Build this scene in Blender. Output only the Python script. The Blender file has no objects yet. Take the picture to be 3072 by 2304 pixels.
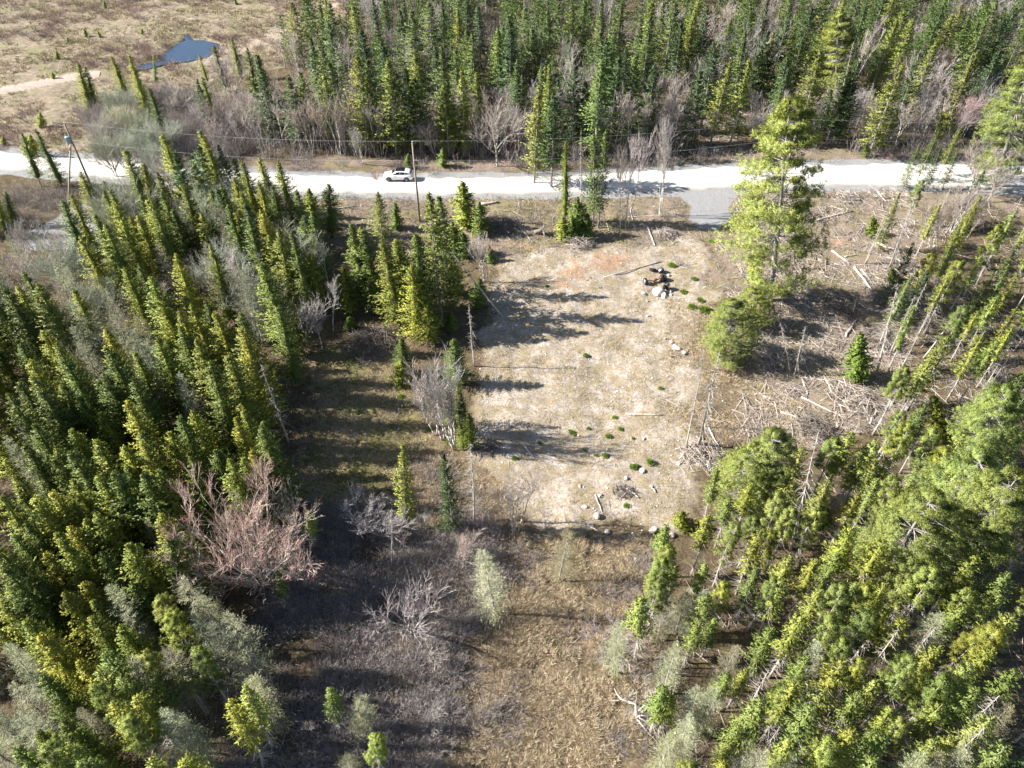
import bpy, math, random
import numpy as np
from mathutils import Vector

R = math.radians
random.seed(7)
RNG = np.random.default_rng(11)
S = bpy.context.scene
COL = S.collection

# ------------------------------------------------------------------ camera, sky, sun, exposure
CAM_H, PITCH, FPX = 55.0, 43.0, 2170.0
cam_d = bpy.data.cameras.new("camera")
cam_d.sensor_fit = 'HORIZONTAL'
cam_d.sensor_width = 36.0
cam_d.lens = 36.0 * FPX / 3072.0
cam_d.clip_start, cam_d.clip_end = 0.5, 6000.0
cam = bpy.data.objects.new("camera", cam_d)
cam.location = (0, 0, CAM_H)
cam.rotation_euler = (R(90 - PITCH), 0, 0)
COL.objects.link(cam)
S.camera = cam

SUN_EL, SUN_AZ = 34.0, 1.5            # the sun stands to the left (-X), a little beyond the camera's square-on line
sun_dir = Vector((-math.cos(R(SUN_EL)) * math.cos(R(SUN_AZ)), math.cos(R(SUN_EL)) * math.sin(R(SUN_AZ)), math.sin(R(SUN_EL))))
W = bpy.data.worlds.new("World")
S.world = W
W.use_nodes = True
nt = W.node_tree
sky = nt.nodes.new("ShaderNodeTexSky")
sky.sky_type = 'NISHITA'
sky.sun_disc = False
sky.sun_elevation = R(SUN_EL)
sky.sun_rotation = math.atan2(sun_dir.x, sun_dir.y)
bg = nt.nodes["Background"]
bg.inputs["Strength"].default_value = 0.055
nt.links.new(sky.outputs[0], bg.inputs[0])
sun_l = bpy.data.lights.new("sun", 'SUN')
sun_l.energy = 5.0
sun_l.angle = R(0.55)
sun_l.color = (1.0, 0.945, 0.86)
sun = bpy.data.objects.new("sun", sun_l)
sun.rotation_euler = sun_dir.to_track_quat('Z', 'Y').to_euler()
sun.location = (-100, 60, 120)
COL.objects.link(sun)
S.view_settings.view_transform = 'Standard'
S.view_settings.look = 'None'
S.view_settings.gamma = 1.0
S.view_settings.exposure = 1.55
S.cycles.use_denoising = True
S.cycles.max_bounces = 6
S.cycles.transparent_max_bounces = 4

# ------------------------------------------------------------------ photograph geometry: pixel of the 3072 x 2304 photo -> point of the place
cP, sP = math.cos(R(PITCH)), math.sin(R(PITCH))
def ray(px, py):
    x, y = (px - 1536.0) / FPX, (1152.0 - py) / FPX
    return x, cP + sP * y, -sP + cP * y
def P(px, py, z=0.0):
    dx, dy, dz = ray(px, py)
    t = (z - CAM_H) / dz
    return dx * t, dy * t
def top_over(px, py, by):
    """height and x of the point on this ray that stands over the line y = by"""
    dx, dy, dz = ray(px, py)
    t = by / dy
    return CAM_H + dz * t, dx * t
OFF = dict(A=(0, 0), B=(750, 0), C=(1500, 0), D=(2272, 0), E=(0, 560), F=(750, 560), G=(1500, 560), H=(2272, 560),
           I=(0, 1120), J=(750, 1120), K=(1500, 1120), L=(2272, 1120), M=(0, 1704), N=(750, 1704), O=(1500, 1704), Q=(2272, 1704))
def zpx(reg, x, y):
    o = OFF[reg]
    return o[0] + x / 2.765, o[1] + y / 2.765
def polyU(pts):                       # polygon given in the 2212-pixel-wide view of the photograph
    return np.array([P(x * 1.3888, y * 1.3888) for x, y in pts])
def polyZ(reg, pts):
    return np.array([P(*zpx(reg, x, y)) for x, y in pts])

def inside(poly, X, Y):
    X, Y = np.asarray(X, float), np.asarray(Y, float)
    r = np.zeros(X.shape, bool)
    n = len(poly)
    for i in range(n):
        x0, y0 = poly[i]
        x1, y1 = poly[(i + 1) % n]
        c = (y0 > Y) != (y1 > Y)
        with np.errstate(divide='ignore', invalid='ignore'):
            r ^= c & (X < (x1 - x0) * (Y - y0) / (y1 - y0 + 1e-12) + x0)
    return r

def vnoise(X, Y, seed=0):
    xi, yi = np.floor(X).astype(np.int64), np.floor(Y).astype(np.int64)
    fx, fy = X - xi, Y - yi
    fx, fy = fx * fx * (3 - 2 * fx), fy * fy * (3 - 2 * fy)
    def h(a, b):
        n = (a * 374761393 + b * 668265263 + seed * 974711) & 0xFFFFFFFF
        n = ((n ^ (n >> 13)) * 1274126177) & 0xFFFFFFFF
        return ((n ^ (n >> 16)) & 0xFFFF) / 65535.0
    return (h(xi, yi) * (1 - fx) + h(xi + 1, yi) * fx) * (1 - fy) + (h(xi, yi + 1) * (1 - fx) + h(xi + 1, yi + 1) * fx) * fy
def fbm(X, Y, s, seed=0, oct=4):
    r, a, f = 0, 0.5, 1.0 / s
    for k in range(oct):
        r = r + a * vnoise(X * f + 31.7 * k, Y * f - 17.3 * k, seed + k)
        a *= 0.5
        f *= 2.1
    return r

# ------------------------------------------------------------------ outlines of the place
ROAD_FAR = [(-500, 415), (-250, 432), (0, 454), (181, 467), (325, 479), (480, 496), (650, 508), (830, 517), (931, 524), (1120, 530), (1292, 533), (1500, 531), (1660, 527), (1825, 517), (2006, 510), (2223, 497), (2503, 493), (2691, 489), (2900, 493), (3072, 503), (3400, 512)]
ROAD_NEAR = [(-500, 470), (-250, 488), (0, 511), (181, 525), (325, 536), (480, 552), (650, 566), (830, 577), (931, 581), (1120, 584), (1292, 585), (1500, 585), (1660, 583), (1825, 581), (2006, 575), (2223, 567), (2503, 562), (2691, 560), (2900, 566), (3072, 578), (3400, 590)]
road_far = np.array([P(*p) for p in ROAD_FAR])
road_near = np.array([P(*p) for p in ROAD_NEAR])
ROADPOLY = np.vstack([road_near, road_far[::-1]])
xs_r = np.linspace(road_near[0][0], road_near[-1][0], 400)
yn_r = np.interp(xs_r, road_near[:, 0], road_near[:, 1])
yf_r = np.interp(xs_r, road_far[:, 0], road_far[:, 1])
for _ in range(6):
    yn_r[1:-1] = (yn_r[:-2] + yn_r[1:-1] * 2 + yn_r[2:]) / 4
    yf_r[1:-1] = (yf_r[:-2] + yf_r[1:-1] * 2 + yf_r[2:]) / 4
def road_gap(X, Y):
    """distance outside the road band (negative inside)"""
    a, b = np.interp(X, xs_r, yn_r), np.interp(X, xs_r, yf_r)
    return np.maximum(a - Y, Y - b)

DRIVE = np.array([P(*p) for p in [(2010, 570), (2056, 620), (2045, 655), (2085, 680), (2150, 690), (2190, 668), (2200, 600), (2215, 565)]])
PAD = polyZ('E', [(690, 110), (560, 170), (480, 230), (220, 390), (240, 470), (330, 520), (460, 480), (600, 510), (800, 480), (860, 300), (860, 150)])
POND = polyZ('A', [(1330, 465), (1420, 400), (1500, 345), (1540, 335), (1520, 290), (1555, 285), (1600, 330), (1700, 335), (1820, 362), (1800, 420), (1740, 470), (1620, 500), (1500, 515), (1400, 520), (1190, 580), (1060, 570), (1200, 530), (1370, 495)])
SOIL = polyU([(1060, 560), (1300, 545), (1470, 520), (1560, 560), (1540, 640), (1510, 700), (1500, 780), (1480, 880), (1480, 1000), (1510, 1080), (1390, 1150), (1150, 1150), (1080, 1080), (1040, 1000), (1020, 860), (1030, 740), (1040, 640)])
STRAW = polyU([(870, 1010), (1010, 990), (1110, 1090), (1130, 1160), (1400, 1160), (1440, 1200), (1420, 1450), (1430, 1720), (840, 1720), (860, 1350), (870, 1160)])
STRAW2 = polyU([(1440, 640), (1680, 690), (1760, 900), (1740, 980), (1540, 990), (1440, 900)])
MEADOW = polyU([(690, 740), (880, 740), (960, 900), (1000, 980), (880, 1060), (860, 1130), (690, 1120), (640, 1020), (660, 900)])
BRUSHFLOOR = polyU([(560, 1090), (870, 1090), (1060, 1130), (1080, 1250), (1000, 1400), (960, 1720), (480, 1720), (520, 1380), (620, 1250)])
SLASH = polyU([(1570, 430), (1960, 400), (2000, 520), (1960, 700), (1960, 900), (1780, 960), (1600, 960), (1580, 700), (1540, 560)])
NEARVERGE = polyU([(470, 410), (900, 425), (1480, 425), (1570, 420), (1560, 520), (1300, 545), (1060, 560), (900, 560), (640, 500)])
MARSH = polyU([(-600, 330), (330, 340), (470, 290), (480, 180), (620, 150), (760, 30), (900, -250), (-900, -250)])
TRACK = np.array([P(*p) for p in [(-300, 320), (0, 272), (110, 252), (230, 228), (300, 221)]])
TRACKW = 2.3
TRACK2 = np.array([P(*p) for p in [(600, 205), (720, 160), (800, 128), (880, 98), (985, 50), (1010, 20), (1040, -20), (990, -20), (950, 20), (860, 70), (790, 95), (690, 140), (560, 180)]])
def track_gap(X, Y):
    d = np.full(X.shape, 1e9)
    for (x0, y0), (x1, y1) in zip(TRACK[:-1], TRACK[1:]):
        ux, uy = x1 - x0, y1 - y0
        t = np.clip(((X - x0) * ux + (Y - y0) * uy) / (ux * ux + uy * uy), 0, 1)
        d = np.minimum(d, np.hypot(X - x0 - t * ux, Y - y0 - t * uy))
    return d - TRACKW
REDS = [polyZ('G', p) for p in ([(60, 480), (320, 520), (330, 590), (130, 560)], [(450, 720), (640, 690), (650, 790), (480, 840)], [(660, 600), (980, 590), (900, 690), (680, 700)], [(200, 1250), (560, 1260), (540, 1290), (260, 1290)])] + \
       [polyZ('L', p) for p in ([(640, 900), (760, 960), (780, 1150), (640, 1150), (600, 1050)], [(1600, 1380), (1860, 1420), (1840, 1510), (1640, 1500)])] + [polyZ('F', [(1250, 240), (1340, 210), (1460, 250), (1440, 330), (1250, 330)]), polyZ('H', [(700, 500), (880, 500), (880, 570), (700, 570)])]
LEFTWOOD = polyU([(-420, 560), (0, 600), (100, 570), (330, 560), (470, 520), (600, 560), (690, 640), (690, 760), (640, 880), (630, 1010), (590, 1120), (560, 1300), (480, 1400), (470, 1720), (-420, 1900)])
RIGHTWOOD = polyU([(1960, 470), (2330, 420), (2700, 1100), (2500, 1800), (1430, 1800), (1430, 1500), (1450, 1300), (1560, 1190), (1700, 1080), (1890, 980), (2020, 900), (1930, 740), (1900, 600)])
TOPWOOD = polyU([(400, 330), (560, 345), (800, 356), (1100, 360), (1470, 352), (1470, 300), (1480, 240), (1580, 225), (1610, 330), (2000, 345), (2400, 345), (2600, -30), (720, -30), (760, 40), (620, 160), (480, 210)])

def hgt(X, Y):
    X, Y = np.asarray(X, float), np.asarray(Y, float)
    h = (fbm(X, Y, 9.0, 3) - 0.47) * 0.9 + (fbm(X, Y, 1.9, 9, 3) - 0.44) * 0.46
    far = np.clip((np.hypot(X, Y) - 240) / 900, 0, 1)
    h = h + far * 26 * fbm(X, Y, 400, 21, 3)
    rg = np.minimum(road_gap(X, Y), track_gap(X, Y))
    k = np.clip((rg + 0.2) / 3.0, 0, 1)
    h = h * k - 0.05 * (1 - k)
    for poly in (DRIVE, PAD):
        h = np.where(inside(poly, X, Y), h * 0.15, h)
    return h
def hz(x, y):
    return float(hgt(np.array([x]), np.array([y]))[0])

# ------------------------------------------------------------------ materials
def mat(name, col=(0.5, 0.5, 0.5), rough=0.8, metal=0.0, spec=0.3):
    m = bpy.data.materials.new(name)
    m.use_nodes = True
    b = m.node_tree.nodes["Principled BSDF"]
    b.inputs["Base Color"].default_value = (*col, 1)
    b.inputs["Roughness"].default_value = rough
    b.inputs["Metallic"].default_value = metal
    b.inputs["Specular IOR Level"].default_value = spec
    return m
class NT:
    def __init__(s, m):
        s.m, s.t = m, m.node_tree
        s.b = s.t.nodes["Principled BSDF"]
        s.out = s.t.nodes["Material Output"]
    def n(s, typ, **kw):
        x = s.t.nodes.new(typ)
        for k, v in kw.items():
            setattr(x, k, v)
        return x
    def l(s, a, b):
        s.t.links.new(a, b)
    def coords(s):
        g = s.n("ShaderNodeTexCoord")
        return g.outputs["Object"]
    def noise(s, scale, detail=4, rough=0.6, vec=None):
        x = s.n("ShaderNodeTexNoise")
        x.inputs["Scale"].default_value = scale
        x.inputs["Detail"].default_value = detail
        x.inputs["Roughness"].default_value = rough
        s.l(vec if vec is not None else s.coords(), x.inputs["Vector"])
        return x.outputs["Fac"]
    def ramp(s, fac, stops):
        x = s.n("ShaderNodeValToRGB")
        e = x.color_ramp.elements
        while len(e) < len(stops):
            e.new(0.5)
        for i, (p, c) in enumerate(stops):
            e[i].position = p
            e[i].color = (*c, 1) if len(c) == 3 else c
        s.l(fac, x.inputs[0])
        return x.outputs[0]
    def mix(s, fac, a, b, mode='MIX'):
        x = s.n("ShaderNodeMix", data_type='RGBA', blend_type=mode)
        for sock, v in ((x.inputs[0], fac), (x.inputs[6], a), (x.inputs[7], b)):
            if hasattr(v, 'links'):
                s.l(v, sock)
            else:
                sock.default_value = v if not isinstance(v, tuple) else (*v, 1)
        return x.outputs[2]
    def math(s, op, a, b=0.0, clamp=False):
        x = s.n("ShaderNodeMath", operation=op, use_clamp=clamp)
        for sock, v in ((x.inputs[0], a), (x.inputs[1], b)):
            if hasattr(v, 'links'):
                s.l(v, sock)
            else:
                sock.default_value = v
        return x.outputs[0]
    def attr(s, name):
        x = s.n("ShaderNodeAttribute", attribute_name=name)
        return x.outputs["Fac"]
    def bump(s, hgt_, strength, dist):
        x = s.n("ShaderNodeBump")
        x.inputs["Strength"].default_value = strength
        x.inputs["Distance"].default_value = dist
        s.l(hgt_, x.inputs["Height"])
        s.l(x.outputs[0], s.b.inputs["Normal"])

def foliage_mat(name, transl=0.32, var=0.35, tip=None):
    """colour of each tree comes from its crown object's own colour; every spray differs a little from its neighbours"""
    m = mat(name, (0.1, 0.14, 0.04), 0.55, spec=0.25)
    t = NT(m)
    oi = t.n("ShaderNodeObjectInfo")
    geo = t.n("ShaderNodeNewGeometry")
    rnd = t.ramp(geo.outputs["Random Per Island"], [(0.0, (1 - var,) * 3), (0.6, (1.0, 1.0, 1.0)), (1.0, (1 + var * 0.9, 1 + var * 0.75, 1 + var * 0.2))])
    c = t.mix(1.0, oi.outputs["Color"], rnd, 'MULTIPLY')
    cl = t.ramp(t.noise(0.9, 2), [(0.35, (0.78, 0.82, 0.9)), (0.65, (1.16, 1.12, 0.95))])
    c = t.mix(1.0, c, cl, 'MULTIPLY')
    t.l(c, t.b.inputs["Base Color"])
    tr = t.n("ShaderNodeBsdfTranslucent")
    c2 = t.mix(1.0, c, (1.25, 1.2, 0.55), 'MULTIPLY')
    t.l(c2, tr.inputs[0])
    mx = t.n("ShaderNodeMixShader")
    mx.inputs[0].default_value = transl
    t.l(t.b.outputs[0], mx.inputs[1])
    t.l(tr.outputs[0], mx.inputs[2])
    t.l(mx.outputs[0], t.out.inputs[0])
    return m
def twig_mat(name, a, b, use_obj=False):
    m = mat(name, a, 0.85, spec=0.15)
    t = NT(m)
    geo = t.n("ShaderNodeNewGeometry")
    c = t.ramp(geo.outputs["Random Per Island"], [(0.0, a), (1.0, b)])
    if use_obj:
        oi = t.n("ShaderNodeObjectInfo")
        c = t.mix(1.0, c, oi.outputs["Color"], 'MULTIPLY')
    t.l(c, t.b.inputs["Base Color"])
    return m
def bark_mat(name, a, b, scale=6.0):
    m = mat(name, a, 0.9, spec=0.1)
    t = NT(m)
    mp = t.n("ShaderNodeMapping")
    mp.inputs["Scale"].default_value = (1, 1, 0.25)
    t.l(t.coords(), mp.inputs[0])
    n = t.noise(scale, 5, 0.65, mp.outputs[0])
    t.l(t.ramp(n, [(0.3, a), (0.7, b)]), t.b.inputs["Base Color"])
    t.bump(n, 0.6, 0.03)
    return m

M = {}
M['needles'] = foliage_mat("spruce_needles", 0.14, 0.34)
M['pine'] = foliage_mat("pine_needles", 0.20, 0.30)
M['inner'] = bark_mat("inner_twigs", (0.035, 0.030, 0.020), (0.075, 0.065, 0.040), 14)
M['haze_twig'] = twig_mat("larch_twigs", (0.20, 0.20, 0.145), (0.40, 0.40, 0.30), True)
M['twig'] = twig_mat("bare_twigs", (0.30, 0.265, 0.245), (0.58, 0.53, 0.50), True)
M['red'] = twig_mat("red_buds", (0.24, 0.085, 0.075), (0.40, 0.16, 0.14))
M['bark_grey'] = bark_mat("grey_bark", (0.20, 0.18, 0.16), (0.42, 0.40, 0.37))
M['bark_spruce'] = bark_mat("spruce_bark", (0.12, 0.10, 0.085), (0.26, 0.23, 0.20))
M['bark_pine'] = bark_mat("pine_bark", (0.26, 0.235, 0.21), (0.52, 0.48, 0.44))
M['bark_white'] = bark_mat("pale_bark", (0.38, 0.35, 0.32), (0.62, 0.59, 0.56))
M['deadwood'] = bark_mat("bleached_wood", (0.33, 0.29, 0.25), (0.60, 0.55, 0.50))
M['deadbranch'] = twig_mat("dead_branches", (0.22, 0.20, 0.18), (0.44, 0.41, 0.38))
M['straw'] = twig_mat("dry_straw", (0.27, 0.20, 0.125), (0.66, 0.56, 0.40))
M['sedge'] = twig_mat("pale_sedge", (0.26, 0.21, 0.12), (0.48, 0.42, 0.26))
M['greengrass'] = twig_mat("spring_grass", (0.09, 0.12, 0.03), (0.26, 0.27, 0.09))
M['brush'] = twig_mat("brush_stems", (0.17, 0.150, 0.145), (0.42, 0.38, 0.365))
M['brush_red'] = twig_mat("reddish_stems", (0.19, 0.135, 0.12), (0.36, 0.27, 0.24))
M['litter'] = twig_mat("twig_litter", (0.18, 0.15, 0.13), (0.58, 0.52, 0.47))
M['shrubgreen'] = foliage_mat("low_evergreen", 0.3, 0.35)

# ground
def ground_mat():
    m = mat("ground_mix", (0.2, 0.16, 0.12), 0.95, spec=0.1)
    t = NT(m)
    big, mid, fine = t.noise(0.16, 5), t.noise(0.9, 6, 0.65), t.noise(5.5, 5, 0.7)
    c = t.ramp(fine, [(0.25, (0.035, 0.027, 0.020)), (0.5, (0.095, 0.070, 0.047)), (0.75, (0.20, 0.140, 0.09))])      # needle litter of the woods
    c = t.mix(t.ramp(mid, [(0.45, (0, 0, 0)), (0.62, (0.55, 0.55, 0.55))]), c, (0.16, 0.145, 0.07))
    def lay(c, name, col, soft=0.5):
        f = t.math('ADD', t.attr(name), t.math('MULTIPLY', t.math('SUBTRACT', mid, 0.5), soft * 1.6))
        f = t.ramp(f, [(0.36, (0, 0, 0)), (0.62, (1, 1, 1))])
        f = t.mix(1.0, f, t.ramp(t.attr(name), [(0.02, (0, 0, 0)), (0.12, (1, 1, 1))]), 'MULTIPLY')
        return t.mix(f, c, col)
    marsh = t.ramp(mid, [(0.3, (0.13, 0.105, 0.085)), (0.52, (0.24, 0.195, 0.145)), (0.72, (0.36, 0.31, 0.22))])
    marsh = t.mix(t.ramp(big, [(0.5, (0, 0, 0)), (0.62, (0.5, 0.5, 0.5))]), marsh, (0.16, 0.18, 0.07))
    c = lay(c, "marsh", marsh)
    straw = t.ramp(fine, [(0.25, (0.05, 0.037, 0.025)), (0.5, (0.155, 0.118, 0.076)), (0.75, (0.34, 0.275, 0.185))])
    c = lay(c, "straw", straw)
    lit = t.ramp(fine, [(0.25, (0.07, 0.056, 0.046)), (0.5, (0.21, 0.165, 0.13)), (0.75, (0.38, 0.32, 0.28))])
    lit = t.mix(t.ramp(big, [(0.45, (0, 0, 0)), (0.6, (0.7, 0.7, 0.7))]), lit, (0.17, 0.15, 0.075))
    c = lay(c, "litter", lit)
    green = t.ramp(fine, [(0.3, (0.07, 0.065, 0.028)), (0.55, (0.19, 0.165, 0.075)), (0.75, (0.36, 0.30, 0.17))])
    c = lay(c, "green", green, 0.8)
    soil = t.ramp(t.noise(3.4, 9, 0.78), [(0.28, (0.12, 0.097, 0.080)), (0.44, (0.30, 0.255, 0.218)), (0.56, (0.43, 0.385, 0.345)), (0.8, (0.60, 0.565, 0.53))])
    soil = t.mix(t.ramp(t.noise(0.34, 5, 0.7), [(0.42, (0, 0, 0)), (0.6, (0.75, 0.75, 0.75))]), soil, t.ramp(fine, [(0.25, (0.09, 0.072, 0.045)), (0.55, (0.235, 0.195, 0.125)), (0.75, (0.42, 0.365, 0.26))]))
    soil = t.mix(t.ramp(mid, [(0.46, (0, 0, 0)), (0.62, (0.75, 0.75, 0.75))]), soil, t.ramp(fine, [(0.3, (0.13, 0.095, 0.05)), (0.7, (0.36, 0.29, 0.16))]))
    c = lay(c, "soil", soil)
    red = t.ramp(fine, [(0.3, (0.24, 0.135, 0.08)), (0.7, (0.46, 0.28, 0.18))])
    c = lay(c, "red", t.mix(0.45, red, c), 1.0)
    c = lay(c, "sand", t.ramp(fine, [(0.3, (0.25, 0.20, 0.155)), (0.7, (0.42, 0.35, 0.28))]))
    grav = t.ramp(fine, [(0.3, (0.17, 0.17, 0.175)), (0.7, (0.34, 0.34, 0.34))])
    c = lay(c, "gravel", grav, 0.25)
    t.l(c, t.b.inputs["Base Color"])
    hh = t.math('ADD', t.math('MULTIPLY', mid, 0.6), t.math('MULTIPLY', fine, 0.4))
    t.bump(hh, 0.9, 0.22)
    return m

# ------------------------------------------------------------------ mesh helpers
class MB:
    def __init__(s):
        s.v, s.f, s.mi, s.n = [], [], [], 0
    def polys(s, arr, mi=0):
        """arr (n, k, 3): n separate faces of k corners"""
        arr = np.asarray(arr, float)
        n, k = arr.shape[:2]
        if n == 0:
            return
        s.v.append(arr.reshape(-1, 3))
        s.f.append((np.arange(n * k).reshape(n, k) + s.n, mi))
        s.n += n * k
    def mesh(s, v, f, mi=0):
        v = np.asarray(v, float)
        s.v.append(v)
        by = {}
        for q in f:
            by.setdefault(len(q), []).append(q)
        for k, q in by.items():
            s.f.append((np.asarray(q, int) + s.n, mi))
        s.n += len(v)
    def segs(s, p0, p1, r0, r1, sides=3, mi=0):
        """tapered prisms"""
        p0, p1 = np.asarray(p0, float), np.asarray(p1, float)
        n = len(p0)
        if n == 0:
            return
        r0, r1 = np.broadcast_to(r0, n)[:, None], np.broadcast_to(r1, n)[:, None]
        d = p1 - p0
        d = d / (np.linalg.norm(d, axis=1, keepdims=True) + 1e-9)
        ref = np.where(np.abs(d[:, 2:3]) > 0.9, np.array([[1.0, 0, 0]]), np.array([[0, 0, 1.0]]))
        a = np.cross(d, ref)
        a /= np.linalg.norm(a, axis=1, keepdims=True) + 1e-9
        b = np.cross(d, a)
        vs = []
        for k in range(sides):
            w = 2 * math.pi * k / sides
            o = a * math.cos(w) + b * math.sin(w)
            vs.append(p0 + o * r0)
        for k in range(sides):
            w = 2 * math.pi * k / sides
            o = a * math.cos(w) + b * math.sin(w)
            vs.append(p1 + o * r1)
        V = np.stack(vs, 1)
        s.v.append(V.reshape(-1, 3))
        base = (np.arange(n) * 2 * sides)[:, None] + s.n
        q = []
        for k in range(sides):
            j = (k + 1) % sides
            q.append(np.concatenate([base + k, base + j, base + sides + j, base + sides + k], 1))
        s.f.append((np.concatenate(q, 0), mi))
        if sides > 3:
            s.f.append((base + sides + np.arange(sides)[None, :], mi))
            s.f.append((base + np.arange(sides)[::-1][None, :], mi))
        s.n += n * 2 * sides
    def tube(s, pts, rad, sides=6, mi=0, caps=True):
        pts = np.asarray(pts, float)
        n = len(pts)
        rad = np.broadcast_to(rad, n)
        V, F = [], []
        d = np.gradient(pts, axis=0)
        ref = np.array([1.0, 0.13, 0.07]) if abs(d[0][2]) > 0.6 * np.linalg.norm(d[0]) else np.array([0.03, 0.05, 1.0])
        for i in range(n):
            t = d[i] / (np.linalg.norm(d[i]) + 1e-9)
            a = np.cross(t, ref)
            a /= np.linalg.norm(a) + 1e-9
            b = np.cross(t, a)
            for k in range(sides):
                w = 2 * math.pi * k / sides
                V.append(pts[i] + (a * math.cos(w) + b * math.sin(w)) * rad[i])
        for i in range(n - 1):
            for k in range(sides):
                j = (k + 1) % sides
                F.append((i * sides + k, i * sides + j, (i + 1) * sides + j, (i + 1) * sides + k))
        s.mesh(V, F, mi)
        if caps:
            o = s.n - len(V)
            s.f.append((np.array([[o + k for k in range(sides)][::-1]]), mi))
            s.f.append((np.array([[o + (n - 1) * sides + k for k in range(sides)]]), mi))
    def box(s, c, size, mi=0, rot=None):
        hx, hy, hzz = np.array(size) / 2
        v = np.array([(x, y, z) for z in (-hzz, hzz) for x, y in ((-hx, -hy), (hx, -hy), (hx, hy), (-hx, hy))])
        if rot is not None:
            v = v @ np.array(rot).T
        s.mesh(v + np.array(c), [(0, 3, 2, 1), (4, 5, 6, 7), (0, 1, 5, 4), (1, 2, 6, 5), (2, 3, 7, 6), (3, 0, 4, 7)], mi)
    def data(s, name, mats, smooth=False):
        me = bpy.data.meshes.new(name)
        V = np.concatenate(s.v).astype(np.float32)
        me.vertices.add(len(V))
        me.vertices.foreach_set("co", V.ravel())
        nl = sum(f.size for f, _ in s.f)
        npoly = sum(len(f) for f, _ in s.f)
        me.loops.add(nl)
        me.loops.foreach_set("vertex_index", np.concatenate([f.ravel() for f, _ in s.f]).astype(np.int32))
        me.polygons.add(npoly)
        tot = np.concatenate([np.full(len(f), f.shape[1]) for f, _ in s.f])
        me.polygons.foreach_set("loop_start", np.concatenate([[0], np.cumsum(tot)[:-1]]).astype(np.int32))
        me.polygons.foreach_set("material_index", np.concatenate([np.full(len(f), mi) for f, mi in s.f]).astype(np.int32))
        for m in mats:
            me.materials.append(m)
        me.update(calc_edges=True)
        me.validate()
        if smooth:
            me.polygons.foreach_set("use_smooth", np.ones(len(me.polygons), bool))
        return me

def link(name, data, parent=None, loc=(0, 0, 0), rot=(0, 0, 0), scale=(1, 1, 1)):
    o = bpy.data.objects.new(name, data)
    COL.objects.link(o)
    o.location, o.rotation_euler, o.scale = loc, rot, scale
    if parent is not None:
        o.parent = parent
    return o
def tag(o, label=None, cat=None, group=None, kind=None):
    if label: o["label"] = label
    if cat: o["category"] = cat
    if group: o["group"] = group
    if kind: o["kind"] = kind
    return o
def unit(a):
    return a / (np.linalg.norm(a, axis=-1, keepdims=True) + 1e-9)

# ------------------------------------------------------------------ ground sheet
def grow_axis(a, b, step, lo, hi):
    c = list(np.arange(a, b, step))
    st, x = step, c[-1]
    while x < hi:
        st *= 1.12
        x += st
        c.append(x)
    st, x = step, c[0]
    while x > lo:
        st *= 1.12
        x -= st
        c.insert(0, x)
    return np.array(c)
gx = grow_axis(-92, 92, 0.42, -2200, 2200)
gy = np.concatenate([np.arange(8, 118, 0.40), grow_axis(118, 215, 0.8, 117.9, 2400)[1:]])
st, y0 = 0.42, gy[0]
pre = []
while y0 > -700:
    st *= 1.15
    y0 -= st
    pre.insert(0, y0)
gy = np.concatenate([pre, gy])
GX, GY = np.meshgrid(gx, gy)
WX = GX + (fbm(GX, GY, 5.0, 40) - 0.47) * 13
WY = GY + (fbm(GX, GY, 5.0, 50) - 0.47) * 13
def blur(a, n=2):
    a = a.astype(float)
    for _ in range(n):
        a[1:-1] = (a[:-2] + 2 * a[1:-1] + a[2:]) / 4
        a[:, 1:-1] = (a[:, :-2] + 2 * a[:, 1:-1] + a[:, 2:]) / 4
    return a
zones = {
    'soil': blur(inside(SOIL, WX, WY), 24),
    'straw': blur(inside(STRAW, WX, WY) | inside(STRAW2, WX, WY) | inside(MEADOW, WX, WY), 24),
    'green': 0.58 * blur(inside(MEADOW, WX, WY), 24) + 0.34 * blur(inside(NEARVERGE, WX, WY), 20),
    'sand': blur(inside(TRACK2, WX * .3 + GX * .7, WY * .3 + GY * .7), 3),
    'litter': blur(inside(SLASH, WX, WY) | inside(NEARVERGE, WX, WY) | ((road_gap(WX, WY) < 6) & (GY > 95) & (GX > -45)), 20),
    'marsh': blur(inside(MARSH, WX, WY) | (np.hypot(GX, GY) > 330), 4),
    'gravel': blur((road_gap(WX * 0.12 + GX * 0.88, WY * 0.10 + GY * 0.90) < 1.5) | inside(DRIVE, WX * .28 + GX * .72, WY * .28 + GY * .72) | inside(PAD, WX * .28 + GX * .72, WY * .28 + GY * .72), 2),
    'red': np.clip(sum(blur(inside(p, WX, WY), 3) for p in REDS), 0, 1),
}
GZ = hgt(GX, GY) - 0.55 * blur(inside(POND, GX, GY), 1)
mb = MB()
nx, ny = len(gx), len(gy)
idx = np.arange(nx * ny).reshape(ny, nx)
mb.v.append(np.stack([GX, GY, GZ], -1).reshape(-1, 3))
mb.f.append((np.stack([idx[:-1, :-1], idx[:-1, 1:], idx[1:, 1:], idx[1:, :-1]], -1).reshape(-1, 4), 0))
mb.n = nx * ny
gme = mb.data("ground", [ground_mat()], True)
for k, a in zones.items():
    at = gme.attributes.new(k, 'FLOAT', 'POINT')
    at.data.foreach_set("value", a.astype(np.float32).ravel())
tag(link("ground", gme), kind="structure")

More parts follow.
